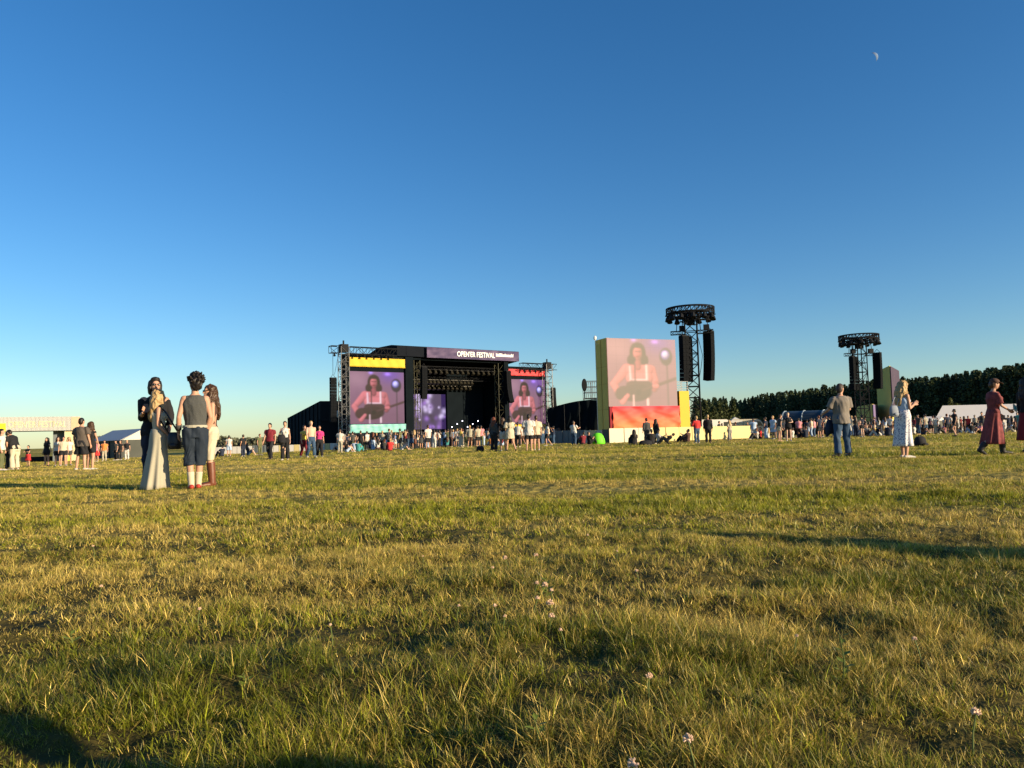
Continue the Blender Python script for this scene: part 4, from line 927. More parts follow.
# ---- backstage hall, black tent, scaffold
def prism_thing(name, label, cat, pts, h0, tops, m, part='wall'):
    """vertical walls over a footprint with individual top heights, closed roof"""
    c = sum(pts, V((0, 0, 0))) / len(pts); root = thing(name, label, cat, V((c.x, c.y, 0))); bm = bmesh.new()
    lo = [bm.verts.new(V((p.x - c.x, p.y - c.y, h0))) for p in pts]; hi = [bm.verts.new(V((p.x - c.x, p.y - c.y, t))) for p, t in zip(pts, tops)]
    n = len(pts)
    for i in range(n): bm.faces.new((lo[i], lo[(i + 1) % n], hi[(i + 1) % n], hi[i]))
    bm.faces.new(hi); bm.faces.new(lo[::-1]); bmesh.ops.recalc_face_normals(bm, faces=bm.faces[:])
    obj(part, bm, m, root); return root
a, b, c = at(287.5, 418, 134), at(320, 401, 112), at(352, 401, 113); d = a + (c - b)
hall = prism_thing('backstage_hall', 'black clad backstage hall with sloping roof line left of the stage', 'hall', [a, b, c, d], -1.2, [a.z, b.z, c.z, a.z], SCRIM2)
cc = hall.location; bm = bmesh.new()
for i in range(9):
    q = a.lerp(b, (i + .5) / 9); q2 = q + V((-.05, -.05, 0)) - cc; box(bm, q2.x - .06, q2.x + .06, q2.y - .06, q2.y + .06, -1.1, q.z - .1)
obj('cladding_rib', bm, SCRIM, hall)
bm = bmesh.new(); q = at(338.3, 414, 111.6) - V(cc); ellipsoid(bm, V((q.x, q.y, q.z)), (.3, .12, .55), None, 10); obj('white_tarp', bm, CANVAS, hall)
bm = bmesh.new(); q = at(318, 420, 111.5) - V(cc); box(bm, q.x, q.x + 3.2, q.y + .0, q.y + .1, q.z - .12, q.z + .12); obj('vent_strip', bm, SCRIM2, hall)

TB = Plane(at(547.5, 430, 90), at(601, 430, 87))
tent = thing('scrim_tent', 'black scrim covered tent with bowed roof between stage and big screen', 'tent', V((TB.A.x, TB.A.y, 0)), TB.rz)
def tz(t): return F2(547.5 + 53 * t, 409 - 9 * math.sin(min(1, t * 1.15) * math.pi / 2))[1]
F2 = TB.F
wt = TB.w; nx = 40
bm = bmesh.new(); rows = []
for i in range(nx + 1):
    t = i / nx; zt = tz(t); col = []
    for j in range(13):
        v = j / 12; yy = .10 * math.sin(t * 37 + 4 * v + 2 * math.sin(v * 5)) * (1 - .3 * v) + .09 * math.sin(t * 11 - v * 9)
        col.append(bm.verts.new((t * wt, yy, -.9 + (zt + .9) * v)))
    rows.append(col)
for a_, b_ in zip(rows[:-1], rows[1:]):
    for j in range(12): bm.faces.new((a_[j], b_[j], b_[j + 1], a_[j + 1]))
obj('scrim_front', bm, SCRIM, tent, True)
bm = bmesh.new(); top = [V((i / nx * wt, .15, tz(i / nx) + .02)) for i in range(nx + 1)]
for i in range(nx): 
    q = [bm.verts.new(p) for p in (top[i], top[i + 1], top[i + 1] + V((0, 7, .5)), top[i] + V((0, 7, .5)))]; bm.faces.new(q)
for xx in (0, wt):
    zt = tz(xx / wt); q = [bm.verts.new(p) for p in ((xx, .2, -.9), (xx, 7.1, -.9), (xx, 7.1, zt + .4), (xx, .2, zt - .02))]; bm.faces.new(q)
obj('roof_sheet', bm, ROOFM, tent)
bm = bmesh.new()
for px in (565, 580): s, z = F2(px, 415); bar(bm, (s, -.2, -.9), (s, -.2, tz(s / wt) - .1), .05)
obj('tent_pole', bm, METAL, tent)
sc0 = at(590, 400, 94)
scaf = thing('scaffold_tower', 'small scaffold platform with a round dark dish rising behind the black scrim tent', 'scaffold', V((sc0.x, sc0.y, 0)))
sx0, sx1 = at(584.5, 400, 94).x - sc0.x, at(601, 400, 94).x - sc0.x; zt, zb = at(590, 381, 94).z, at(590, 398, 94).z
bm = bmesh.new()
for x in (sx0, (sx0 + sx1) / 2, sx1):
    for y in (0, 1.6): bar(bm, (x, y, -.8), (x, y, zt), .04)
for z in np.linspace(zb, zt, 4):
    for y in (0, 1.6): bar(bm, (sx0, y, z), (sx1, y, z), .035)
for i in range(9): x = sx0 + (sx1 - sx0) * i / 8; bar(bm, (x, 0, zb), (x, 0, zt), .025); bar(bm, (x, 0, zb), (min(sx1, x + .5), 1.6, zt), .02)
obj('scaffold_frame', bm, STEEL, scaf)
bm = bmesh.new(); box(bm, sx0, sx1, -.05, 1.65, zb - .08, zb - .042); obj('deck', bm, SCRIM2, scaf)
bm = bmesh.new(); q = at(584.5, 385, 93.8) - V((sc0.x, sc0.y, 0)); loft(bm, [(V((q.x - .02, q.y + t, q.z)), V((.34 * r, 0, 0)), V((0, 0, .8 * r))) for t, r in ((-.25, .85), (0, 1), (.2, .6))], 16); bar(bm, (q.x, q.y + .1, q.z - .8), (q.x, q.y + .1, zb), .05); obj('round_dish', bm, METAL, scaf)  # dark round dish at the platform edge, not a light source

# ---- delay screen
DS = Plane(at(609.5, 425, 74), at(678.5, 425, 77)); F3 = DS.F
ds = thing('screen_tower', 'tall screen tower with green side, sunlit video picture and orange red banner below', 'video screen', V((DS.A.x, DS.A.y, 0)), DS.rz)
zt = F3(609.5, 338)[1]; w_ = DS.w; dep = 2.3
bm = bmesh.new(); box(bm, -.02, .3, .06, dep, -.6, zt + .02); obj('side_panel', bm, GREENP, ds)
bm = bmesh.new(); bar(bm, (-.05, 1.2, -.5), (-.05, 1.2, zt - .1), .025); 
for f in (.3, .55, .72): box(bm, -.035, -.021, .08, dep, zt * f, zt * f + .03)
obj('panel_seam', bm, mat('olive_seam', (.38, .28, .085), .8, spec=.05), ds)
lbox('frame', SCRIM2, ds, (.31, w_ - .02, .12, dep, -.6, zt - .03))
a = DS.rect(610, 338, 678.3, 407); color_grid('led_screen', w_ - .03, zt - a[1], 120, 120, pic_warm, {'m': SCREENSUN}, ds, None, (.02, 0, a[1]), .1)
bw0, bz0, bw1, bz1 = DS.rect(612.5, 406.5, 680.5, 430.5, -.25)
def foldf(X, Z): return 1.6 * foldg(X, Z)
def foldg(X, Z): return .05 * np.sin((X * 9 + Z * 3.5) * 2.2 + 3 * fbm(X * 4, Z * 4, 8, 2)) + .05 * np.sin((X * 5 - Z * 4) * 3) + .10 * (fbm(X * 7 + Z * 3, Z * 4 - X * 2, 4, 2) - .5)
color_grid('orange_banner', bw1 - bw0, bz1 - bz0, 90, 40, grad((.74, .22, .08), (.72, .06, .085)), {'m': BANM}, ds, foldf, (bw0, -.25, bz0), .04)
lbox('banner_edge', mat('dark_red_cloth', (.22, .012, .02), .8), ds, (bw0 - .28, bw0 - .02, -.2, .1, bz0, bz1))
y0, z0, y1, z1 = DS.rect(679.2, 391, 690.5, 430.5, .2); lbox('yellow_panel', YELP, ds, (max(y0, w_ + .01), y1, .2, 1.6, -.5, z1))
bm = bmesh.new(); zz1 = F3(679, 381.5, .2)[1]
for x in np.linspace(w_ + .1, y1 - .05, 3):
    for y in (.3, 1.5): bar(bm, (x, y, z1), (x, y, zz1), .03)
for z in np.linspace(z1 + .25, zz1, 4): bar(bm, (w_ + .05, .3, z), (y1, .3, z), .025); bar(bm, (w_ + .05, 1.5, z), (y1, 1.5, z), .025)
obj('railing', bm, mat('pale_metal', (.5, .5, .48), .4, .1, 3, metal=.3), ds)
bm = bmesh.new(); s, z = F3(595, 338, 1.6); bar(bm, (s, 1.6, -.5), (s, 1.6, z - .1), .025); ellipsoid(bm, V((s, 1.6, z)), (.16, .16, .24), None, 8); bar(bm, (s, 1.6, z - .6), (-.01, 1.6, z - .6), .02); obj('mast_lamp', bm, mat('pale_plastic', (.6, .62, .64), .4), ds)

# ---- hoardings and fences: one thing each, panels as parts
def hoarding(name, label, cat, px0, Y0, px1, Y1, h, n, mats, post=True, gap=.02):
    p0, p1 = V((xat(px0, Y0), Y0, 0)), V((xat(px1, Y1), Y1, 0)); d = p1 - p0; root = thing(name, label, cat, p0, math.atan2(d.y, d.x)); L = d.length; w = L / n
    for i in range(n):
        q0, q1 = p0 + d * (i / n), p0 + d * ((i + 1) / n); za = gzf(q0.x, q0.y); zb_ = gzf(q1.x, q1.y)
        m = mats[i % len(mats)]; bm = bmesh.new(); rr = random.Random(i * 7 + int(px0)); dy = rr.uniform(-.04, .04)
        prism(bm, [V((i * w + gap, dy, za - .05)), V(((i + 1) * w - gap, dy, zb_ - .05)), V(((i + 1) * w - gap, dy, zb_ + h)), V((i * w + gap, dy, za + h))], V((0, .06, 0)))
        obj('panel', bm, m, root)
        if post: bm = bmesh.new(); bar(bm, (i * w, .09, za - .05), (i * w, .09, za + h + .05), .035); obj('post', bm, METAL, root)
    return root
hoarding('hoarding', 'pale sunlit hoarding below the big screen and along the crowd edge', 'hoarding', 609.5, 64.0, 752, 74.0, 1.22, 11, [WHITEP, WHITEP, WHITEP, CREAMP, CREAMP, CREAMP, CREAMP, CREAMP, CREAMP, CREAMP, CREAMP])
hoarding('fence', 'grey barrier fence at the foot of the black scrim tent', 'fence', 552, 74, 585, 72, 1.2, 6, [GREYF]); hoarding('fence', 'short pale barrier behind the people sitting left of the big screen', 'fence', 585.3, 72, 602, 70.5, 1.15, 3, [WHITEP, CREAMP, WHITEP]); hoarding('fence', 'dark olive barrier at the green foot of the big screen tower', 'fence', 602.3, 70.5, 609.2, 70, 1.2, 1, [mat('olive_grey_panel', (.10, .105, .075), .8)])
hoarding('fence', 'low white barrier fence with some grey panels at the far left of the field', 'fence', 212, 92, 252, 92, .85, 8, [CANVAS]); hoarding('fence', 'grey section of the barrier fence behind the man in the maroon shirt', 'fence', 252.3, 92, 268, 92, .9, 4, [GREYF]); hoarding('fence', 'low white barrier fence behind the woman in the white vest', 'fence', 268.3, 92, 340, 92, .8, 14, [CANVAS, CANVAS, CREAMP])

# ---- speaker towers
def ring_tower(label, loc, rz, H, group):
    root = thing('speaker_tower', label, 'tower', loc, rz, group)
    bm = bmesh.new(); truss(bm, (0, 0, -.3), (0, 0, H - 1.3), 1.25, 1.15, .075, .045); obj('mast', bm, METAL, root)
    bm = bmesh.new(); N = 28
    for rad, z in ((2.5, H), (2.5, H - .55), (2.0, H), (2.0, H - .55)):
        for i in range(N):
            a0, a1 = 2 * math.pi * i / N, 2 * math.pi * (i + 1) / N; bar(bm, (rad * math.cos(a0), rad * math.sin(a0), z), (rad * math.cos(a1), rad * math.sin(a1), z), .065)
    for i in range(N):
        a0, a1 = 2 * math.pi * i / N, 2 * math.pi * (i + 1) / N
        for rad in (2.5, 2.0):
            bar(bm, (rad * math.cos(a0), rad * math.sin(a0), H), (rad * math.cos(a0), rad * math.sin(a0), H - .55), .04); bar(bm, (rad * math.cos(a0), rad * math.sin(a0), H - .55), (rad * math.cos(a1), rad * math.sin(a1), H), .04)
        bar(bm, (2.5 * math.cos(a0), 2.5 * math.sin(a0), H), (2.0 * math.cos(a1), 2.0 * math.sin(a1), H), .035); bar(bm, (2.5 * math.cos(a0), 2.5 * math.sin(a0), H - .55), (2.0 * math.cos(a1), 2.0 * math.sin(a1), H - .55), .035)
    obj('ring_truss', bm, METAL, root)
    bm = bmesh.new()
    for k in range(2):
        d = V((math.cos(k * 1.57 + .5), math.sin(k * 1.57 + .5), 0)); truss(bm, d * -2.3 + V((0, 0, H - .85 - k * .02)), d * 2.3 + V((0, 0, H - .85 - k * .02)), .6, .7, .05)
    obj('cross_truss', bm, METAL, root)
    bm = bmesh.new(); box(bm, -.4, .4, -.4, .4, H - 1.75, H - 1.2); bar(bm, (0, 0, H - 1.2), (0, 0, H - .3), .1); truss(bm, (-.62, -.62, H - 1.5), (.62, .62, H - 1.5), .4, .4, .04); obj('hoist_block', bm, METAL, root)
    for i in range(12):
        a0 = 2 * math.pi * i / 12 + .1; spotlight('spotlight', METAL, root, (2.35 * math.cos(a0), 2.35 * math.sin(a0), H - .85), s=.36)
    for x0, x1, xs in ((-2.1, -.7, (-1.5, -.9)), (.7, 2.3, (1.0, 1.8))):
        bm = bmesh.new(); truss(bm, (x0, 0, H - 2.55), (x1, 0, H - 2.55), .35, .5, .04)
        for x in xs: bar(bm, (x, 0, H - 2.4), (x * .9, 0, H - .8), .04)
        box(bm, xs[0] + .3, xs[0] + .9, -.2, .2, H - 2.37, H - 1.8); obj('hanging_bar', bm, METAL, root)
    bm = bmesh.new(); pts = [V((.7, .3, H - 3)), V((1.1, .3, H - 5)), V((.9, .3, H - 6.3)), V((.65, .2, H - 7.5))]; tube(bm, pts, .03, 6); obj('cable', bm, METAL, root)
    return root
tl = V((xat(695.5, 80), 80, gzf(xat(695.5, 80), 80))); Ht = at(692, 308.5, 80).z - tl.z
ring_tower('nearer black lattice speaker tower with ring of lamps beside the big screen', tl, R(-12), Ht, 'ring topped speaker towers')
t2 = V((xat(864.5, 101), 101, gzf(xat(864.5, 101), 101))); H2 = at(862, 335.5, 101).z - t2.z
ring_tower('farther black lattice speaker tower with ring of lamps before the forest', t2, R(6), H2, 'ring topped speaker towers')
for lab, px, py0, Y, rz, n, crv in (('loudspeaker column on the left of the nearer lattice tower', 684, 336, 79.6, 30, 11, 4), ('slimmer loudspeaker column tucked beside the mast of the nearer tower', 687.5, 337, 80.6, 60, 11, 3), ('loudspeaker column curving inward on the right of the nearer lattice tower', 708.5, 331.5, 80, -50, 12, -10),
                                   ('loudspeaker column on the left of the farther lattice tower', 853, 357, 100.7, 30, 10, 4), ('loudspeaker column on the right of the farther lattice tower', 877, 353, 101, -50, 11, -9)):
    line_array(lab, at(px, py0, Y), R(rz), n, .43, 1.0, .7, crv)

# ---- farther screen
A_, B_, C_ = at(878.5, 420, 117), at(892.7, 420, 110), at(901, 420, 121); D_ = A_ + (C_ - B_)
ztop = at(892.7, 365.5, 110).z; s2 = prism_thing('screen_tower', 'farther screen tower showing its olive green back and a thin purple edge', 'video screen', [A_, B_, C_, D_], -.8, [ztop - .4, ztop, ztop + .1, ztop - .3], GREENP, 'side_panel')
c0 = V(s2.location); e0, e1 = B_ - c0, C_ - c0; nrm = V(((e1 - e0).y, -(e1 - e0).x, 0)).normalized()
bm = bmesh.new(); prism(bm, [V((p.x, p.y, z)) + nrm * .05 for p, z in ((e0, 2), (e1, 2), (e1, ztop), (e0, ztop - .1))], nrm * .1); obj('screen_face', bm, mat('purple_screen', (.055, .035, .06), .6, .3, .5), s2)
A_, B_, C_ = at(857, 420, 113), at(873, 420, 108), at(878, 420, 116); zl = at(873, 404, 108).z
s3 = prism_thing('equipment_box', 'low olive green box with a purple end below the farther speaker tower', 'box', [A_, B_, C_, A_ + (C_ - B_)], -.8, [zl - .2, zl, zl + .1, zl - .1], GREENP)
c0 = V(s3.location); e0, e1 = B_ - c0, C_ - c0; nrm = V(((e1 - e0).y, -(e1 - e0).x, 0)).normalized()
bm = bmesh.new(); prism(bm, [V((p.x, p.y, z)) + nrm * .05 for p, z in ((e0, -.7), (e1, -.7), (e1, zl), (e0, zl - .05))], nrm * .08); obj('end_panel', bm, mat('lilac_panel', (.16, .12, .24), .6), s3)

# ---- marquees
def gable_tent(label, g0, g1, peak_z, eave_z, E, base, roofm, wallm, gablem):
    c = (g0 + g1) / 2; root = thing('marquee', label, 'marquee', V((c.x, c.y, 0))); off = V((c.x, c.y, 0))
    a, b = V((g0.x, g0.y, 0)) - off, V((g1.x, g1.y, 0)) - off; E = V((E.x, E.y, 0)); m_ = (a + b) / 2
    up = lambda p, z: V((p.x, p.y, z))
    def quad(bm, *ps): bm.faces.new([bm.verts.new(p) for p in ps])
    o = (b - a).normalized() * .25; e = E.normalized() * .2
    bm = bmesh.new()
    for p, s in ((a, -1), (b, 1)):
        r0, r1 = up(m_, peak_z) - e, up(m_ + E, peak_z) + e; q0, q1 = up(p, eave_z) + o * s - e, up(p + E, eave_z) + o * s + e
        prism(bm, [r0, r1, q1, q0], V((0, 0, -.05)))
    bmesh.ops.recalc_face_normals(bm, faces=bm.faces[:]); obj('roof', bm, roofm, root)
    for p, q, q2 in ((m_, a, b), (m_ + E, a + E, b + E)):
        bm = bmesh.new(); quad(bm, up(q, eave_z), up(q2, eave_z), up(p, peak_z - .06)); obj('gable', bm, gablem, root)
    bm = bmesh.new(); prism(bm, [up(a, base), up(b, base), up(b + E, base), up(a + E, base)], V((0, 0, eave_z - base - .03))); bmesh.ops.recalc_face_normals(bm, faces=bm.faces[:]); obj('wall', bm, wallm, root)
    bm = bmesh.new()
    for t in np.linspace(0, 1, 6):
        for p in (a, b): q = p + E * float(t) + (p - m_).normalized() * .06; bar(bm, up(q, base), up(q, eave_z - .06), .05)
    obj('leg', bm, METAL, root)
    return root
DWALL = mat('dark_tent_wall', (.075, .08, .07), .85, .25, .8); SHC = mat('shaded_white_canvas', (.46, .455, .46), .7, .05, 1)  # second canvas is the white one with shade put into its colour
E = at(112, 432, 97) - at(142, 429, 90)
gable_tent('low white gabled marquee with dark walls behind the group of four', at(122, 440, 89), at(164, 440, 91), at(142, 428.5, 90).z, at(122, 440, 89).z, E, -1.3, SHC, DWALL, CANVAS)
g0, g1 = at(937, 419, 112), at(952, 419, 118); E = at(1026, 417, 113) - at(937, 419, 112)
gable_tent('long white marquee roof in shade in front of the forest', g0, g1, at(948, 405.5, 115).z, at(937, 419, 112).z, V((E.x, E.y - .3, 0)), -.8, SHC, SHC, SHC)
g0, g1 = at(922, 421, 108), at(930, 421, 111); E = at(938, 421, 108) - g0
gable_tent('small pale tent beside the left end of the long white marquee', g0, g1, at(927, 416.5, 109).z, at(925, 421, 109).z, E, -.8, SHC, DWALL, SHC)
# arched dark tents
at0, at1 = at(786, 425, 108), at(845, 425, 104); arch = thing('arched_tents', 'dark barrel roofed tents with pale hoops before the forest', 'tent', V((at0.x, at0.y, 0)), math.atan2(at1.y - at0.y, at1.x - at0.x)); L = V((at1.x - at0.x, at1.y - at0.y, 0)).length
ztop = at(800, 411, 107).z; zside = at(800, 420.5, 107).z
bm = bmesh.new(); rows = []
for i in range(13):
    t = i / 12; a = math.pi * t; y = -2.5 * math.cos(a); z = zside + (ztop - zside) * math.sin(a); rows.append((y, z))
for (ya, za), (yb, zb_) in zip(rows[:-1], rows[1:]): bm.faces.new([bm.verts.new(p) for p in ((0, ya, za), (L, ya, za), (L, yb, zb_), (0, yb, zb_))])
obj('barrel_roof', bm, mat('dark_blue_membrane', (.03, .045, .06), .45, .2, .6), arch, True)
bm = bmesh.new()
for k in range(4):
    x = L * k / 3.0
    for (ya, za), (yb, zb_) in zip(rows[:-1], rows[1:]): bar(bm, (x, ya * 1.02, za + .03), (x, yb * 1.02, zb_ + .03), .09)
    bar(bm, (x, -2.65, -.8), (x, -2.65, zside), .08); bar(bm, (x, 2.65, -.8), (x, 2.65, zside), .08)
obj('hoop', bm, mat('pale_tube', (.22, .27, .31), .5), arch)
bm = bmesh.new(); box(bm, .1, L - .1, 2.4, 2.5, -.8, zside); obj('rear_wall', bm, SCRIM, arch)

# ---- white vans and a gazebo behind the hoarding
def van(label, px, Y, rz, m):
    root = thing('van', label, 'van', V((xat(px, Y), Y, gzf(xat(px, Y), Y))), R(rz)); bm = bmesh.new()
    pr_ = [(-2.6, .35), (2.3, .35), (2.45, .9), (2.2, 1.35), (1.6, 2.25), (1.2, 2.45), (-2.5, 2.5), (-2.62, 2.3)]
    prism(bm, [V((x, -.95, z)) for x, z in pr_], V((0, 1.9, 0))); bmesh.ops.recalc_face_normals(bm, faces=bm.faces[:]); bmesh.ops.bevel(bm, geom=bm.edges[:], offset=.06, segments=2, affect='EDGES'); obj('body', bm, m, root)
    for s in (-1, 1):
        bm = bmesh.new(); prism(bm, [V((x, s * .955, z)) for x, z in ((.7, 1.45), (1.9, 1.45), (1.5, 2.1), (.7, 2.1))], V((0, s * .01, 0))); obj('side_window', bm, GLASSM, root)
        for x in (-1.6, 1.55):
            bm = bmesh.new(); loft(bm, [(V((x, s * .8 + t, .34)), V((.34 * r, 0, 0)), V((0, 0, .34 * r))) for t, r in ((-.1, .9), (-.08, 1), (.14, 1), (.17, .85))], 18); w = obj('wheel', bm, TYRE, root)
    bm = bmesh.new(); prism(bm, [V((2.28, -.75, 1.38)), V((2.28, .75, 1.38)), V((1.72, .72, 2.18)), V((1.72, -.72, 2.18))], V((.02, 0, .01))); obj('windscreen', bm, GLASSM, root)
    for s in (-1, 1): bm = bmesh.new(); box(bm, 2.40, 2.47, s * .72 - .13, s * .72 + .13, .85, 1.05); obj('headlight', bm, STEEL, root)
    return root
van('white van parked behind the hoarding, nearest the speaker tower', 717, 108, 8, CANVAS); van('cream van parked behind the right end of the hoarding', 749, 112, -6, WHITEP)
gzb = thing('gazebo', 'small white pop up gazebo between the two vans behind the hoarding', 'gazebo', V((xat(736, 112), 112, -.3))); bm = bmesh.new()
zt_ = at(736, 417, 112).z + .3; ze = zt_ - .6
ap = V((0, 0, zt_)); cs = [V((x, y, ze)) for x, y in ((-.9, -.9), (.9, -.9), (.9, .9), (-.9, .9))]
for i in range(4): bm.faces.new([bm.verts.new(p) for p in (cs[i], cs[(i + 1) % 4], ap)]); bm.faces.new([bm.verts.new(p) for p in (cs[i] - V((0, 0, .25)), cs[(i + 1) % 4] - V((0, 0, .25)), cs[(i + 1) % 4], cs[i])])
obj('canopy', bm, CANVAS, gzb)
for p in cs: bm = bmesh.new(); bar(bm, (p.x, p.y, 0), (p.x, p.y, ze), .03); obj('leg', bm, STEEL, gzb)

# ---- entrance canopy at the left
EN = Plane(at(-40, 440, 74), at(80, 440, 79)); F4 = EN.F
en = thing('entrance_canopy', 'long white corrugated entrance building with pale yellow letters on its fascia', 'building', V((EN.A.x, EN.A.y, 0)), EN.rz)
zt = F4(40, 416.8)[1]; zb_ = F4(40, 430.8)[1]; Lw = EN.w; gE = -1.3
CORR = mat('white_corrugated_sheet', (.44, .44, .42), .5, .05, 1)
bm = bmesh.new(); n = 90; 
for i in range(n): x = Lw * (i + .5) / n; box(bm, x - Lw / n * .3, x + Lw / n * .3, -.05, -.002, zb_, zt)
obj('corrugation', bm, CORR, en)
lbox('fascia', CORR, en, (0, Lw, 0, .3, zb_, zt)); lbox('roof', CORR, en, (0, Lw, .31, 7, zt - .35, zt - .1)); lbox('soffit', SCRIM, en, (.1, Lw - .1, .32, 6.9, zb_ + .05, zb_ + .3))  # near-black soffit has the shadow under the fascia put into its colour
lbox('peach_end_panel', mat('peach_panel', (.52, .34, .22), .6), en, (F4(71, 430)[0], Lw - .02, -.075, -.052, zb_ + .05, zt - .05))
lbox('pillar', mat('cream_pillar', (.52, .45, .28), .6), en, (F4(64.5, 440)[0], Lw - .05, .4, 2, gE, zb_ - .01)); lbox('pillar', mat('yellow_pillar_patch', (.75, .6, .1), .6), en, (F4(66, 440)[0], F4(71, 440)[0], .37, .397, gE + .2, gE + 1.6))
lbox('dark_panel', GREYF, en, (F4(52.5, 440)[0], F4(64, 440)[0], 1.5, 1.7, gE, zb_ - .01)); lbox('dark_panel', GREYF, en, (0, F4(-2, 440)[0], 2.5, 2.7, gE, zb_ - .01))
lbox('dark_counter', SCRIM2, en, (F4(18, 440)[0], F4(60, 440)[0], 5, 5.6, gE, gE + 1.1))
text_obj('lettering', "OPEN'ER FESTIVAL", (zt - zb_) * .62, mat('pale_yellow_letters', (.50, .46, .29), .6), en, (F4(8, 425)[0], -.058, zb_ + (zt - zb_) * .25), (R(90), 0, 0), F4(66, 425)[0] - F4(8, 425)[0], .006)
yb = EN.rect(-4, 423.5, 5.5, 431.5, -.5); lbox('yellow_sign', mat('bright_yellow_sign', (.85, .72, .02), .6), en, (yb[0], yb[2], -.5, -.3, yb[1], yb[3])); bm = bmesh.new(); bar(bm, (yb[0] + .4, -.4, gE), (yb[0] + .4, -.4, yb[1]), .05); obj('sign_post', bm, METAL, en)

# ---- green beanbag
gx, gy = xat(598.5, 58), 58; bb = thing('beanbag', 'bright lime green beanbag lounger on the grass before the big screen', 'beanbag', V((gx, gy, gzf(gx, gy) - .02)), R(20)); bm = bmesh.new()
loft(bm, [(V((c, 0, z)), V((a, 0, 0)), V((0, b, 0))) for z, a, b, c in ((0, .46, .42, 0), (.12, .52, .46, 0), (.4, .49, .42, -.01), (.65, .41, .36, -.04), (.82, .28, .26, -.07), (.88, .1, .1, -.08))], 24); obj('cushion', bm, mat('lime_fabric', (.13, .60, .02), .6, .08, 4), bb, True)
bm = bmesh.new()
for k in range(4):
    a = k * math.pi / 2 + .5; tube(bm, [V((.52 * math.cos(a), .46 * math.sin(a), .12)), V((.50 * math.cos(a) + .01, .43 * math.sin(a), .35)), V((.36 * math.cos(a) - .06, .34 * math.sin(a), .6)), V((.18 * math.cos(a) - .12, .2 * math.sin(a), .8))], .014, 6)
obj('piping', bm, mat('dark_lime_piping', (.10, .5, .02), .6), bb, True)

# ---- moon: the sunlit part of a sphere, far away
md = ray(873, 57.5).normalized(); mp = CAM + md * 8000; mr = 8000 * math.tan(R(.30))
f_ = -md; s_ = (sdir - f_ * sdir.dot(f_)).normalized(); s_ = (s_ + V((0, 0, .25))).normalized(); s_ = (s_ - f_ * s_.dot(f_)).normalized(); t_ = f_.cross(s_)
bm = bmesh.new(); rows = []
for i in range(17):
    th = -math.pi / 2 + math.pi * i / 16
    rows.append([bm.verts.new((s_ * (math.cos(th) * math.sin(ph)) + f_ * (math.cos(th) * math.cos(ph)) + t_ * math.sin(th)) * mr) for ph in np.linspace(R(32), R(90), 9)])
for a, b in zip(rows[:-1], rows[1:]):
    for j in range(8): bm.faces.new((a[j], a[j + 1], b[j + 1], b[j]))
mo = obj('moon', bm, mat('moon_surface', (.11, .17, .29), .9, .25, .05), None, True); mo.location = mp
tag(mo, 'small pale crescent moon high in the blue sky at upper right', 'moon')
# ================================================================= ground
ys = [-60, -30, -15, -8, -4, -2]; y = -1.0
while y < 4500:
    ys.append(y); y += max(.10, .035 * abs(y)) if y < 60 else .12 * y
ys = np.array(ys + [6000.0]); nu = 181
u = np.linspace(-1, 1, nu); um = .12 * u + .88 * u ** 3
Yg, Ug = np.meshgrid(ys, um, indexing='ij'); Xg = Ug * (14 + 1.3 * np.abs(Yg)); Zg = gz(Xg, Yg)
co = np.stack([Xg, Yg, Zg], -1).reshape(-1, 3); idx = np.arange(len(co)).reshape(len(ys), nu)
fc = np.stack([idx[:-1, :-1], idx[:-1, 1:], idx[1:, 1:], idx[1:, :-1]], -1).reshape(-1, 4)
def np_mesh(name, co, quads=None, tris=None, col=None):
    me = bpy.data.meshes.new(name); me.vertices.add(len(co)); me.vertices.foreach_set('co', np.ascontiguousarray(co, np.float32).ravel())
    parts, st = [], []
    n = 0
    if quads is not None and len(quads): parts.append(quads.ravel()); st.append(np.arange(len(quads)) * 4); n = len(quads) * 4
    if tris is not None and len(tris): parts.append(tris.ravel()); st.append(n + np.arange(len(tris)) * 3)
    lv = np.concatenate(parts).astype(np.int32); ls = np.concatenate(st).astype(np.int32)
    me.loops.add(len(lv)); me.loops.foreach_set('vertex_index', lv); me.polygons.add(len(ls)); me.polygons.foreach_set('loop_start', ls)
    if col is not None:
        ca = me.color_attributes.new('col', 'FLOAT_COLOR', 'POINT'); c4 = np.ones((len(co), 4), np.float32); c4[:, :3] = col; ca.data.foreach_set('color', c4.ravel())
    me.update(calc_edges=True); return me
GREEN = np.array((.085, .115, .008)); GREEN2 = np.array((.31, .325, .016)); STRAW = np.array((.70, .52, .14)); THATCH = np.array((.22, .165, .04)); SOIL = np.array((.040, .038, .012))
def dryness(x, y):
    a = fbm(x * .10 + .3 * y * .02, y * .34, 12, 3); b = fbm(x * .5, y * .8, 14, 3); c = fbm(x * 1.9, y * 2.4, 15, 2)
    return np.clip((.40 * a + .36 * b + .24 * c - .40) * 4.4, 0, 1)
def streak(x, y):
    return np.clip((fbm(x * .05 + 3, y * .70 + x * .03, 21, 2) - .47) * 6, 0, 1)
gd = np.clip(dryness(Xg, Yg) * .8 + .45 * streak(Xg, Yg) * (Yg > 5), 0, 1).reshape(-1)[:, None]
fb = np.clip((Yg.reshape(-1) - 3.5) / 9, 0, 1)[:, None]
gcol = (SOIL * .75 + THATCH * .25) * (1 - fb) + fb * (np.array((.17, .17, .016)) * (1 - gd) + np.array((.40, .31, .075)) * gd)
GM = bpy.data.materials.new('meadow_ground'); N, L, p = nodes_of(GM); p.inputs['Roughness'].default_value = .95; p.inputs['Specular IOR Level'].default_value = .1
at_ = N.new('ShaderNodeAttribute'); at_.attribute_name = 'col'; tc = N.new('ShaderNodeTexCoord')
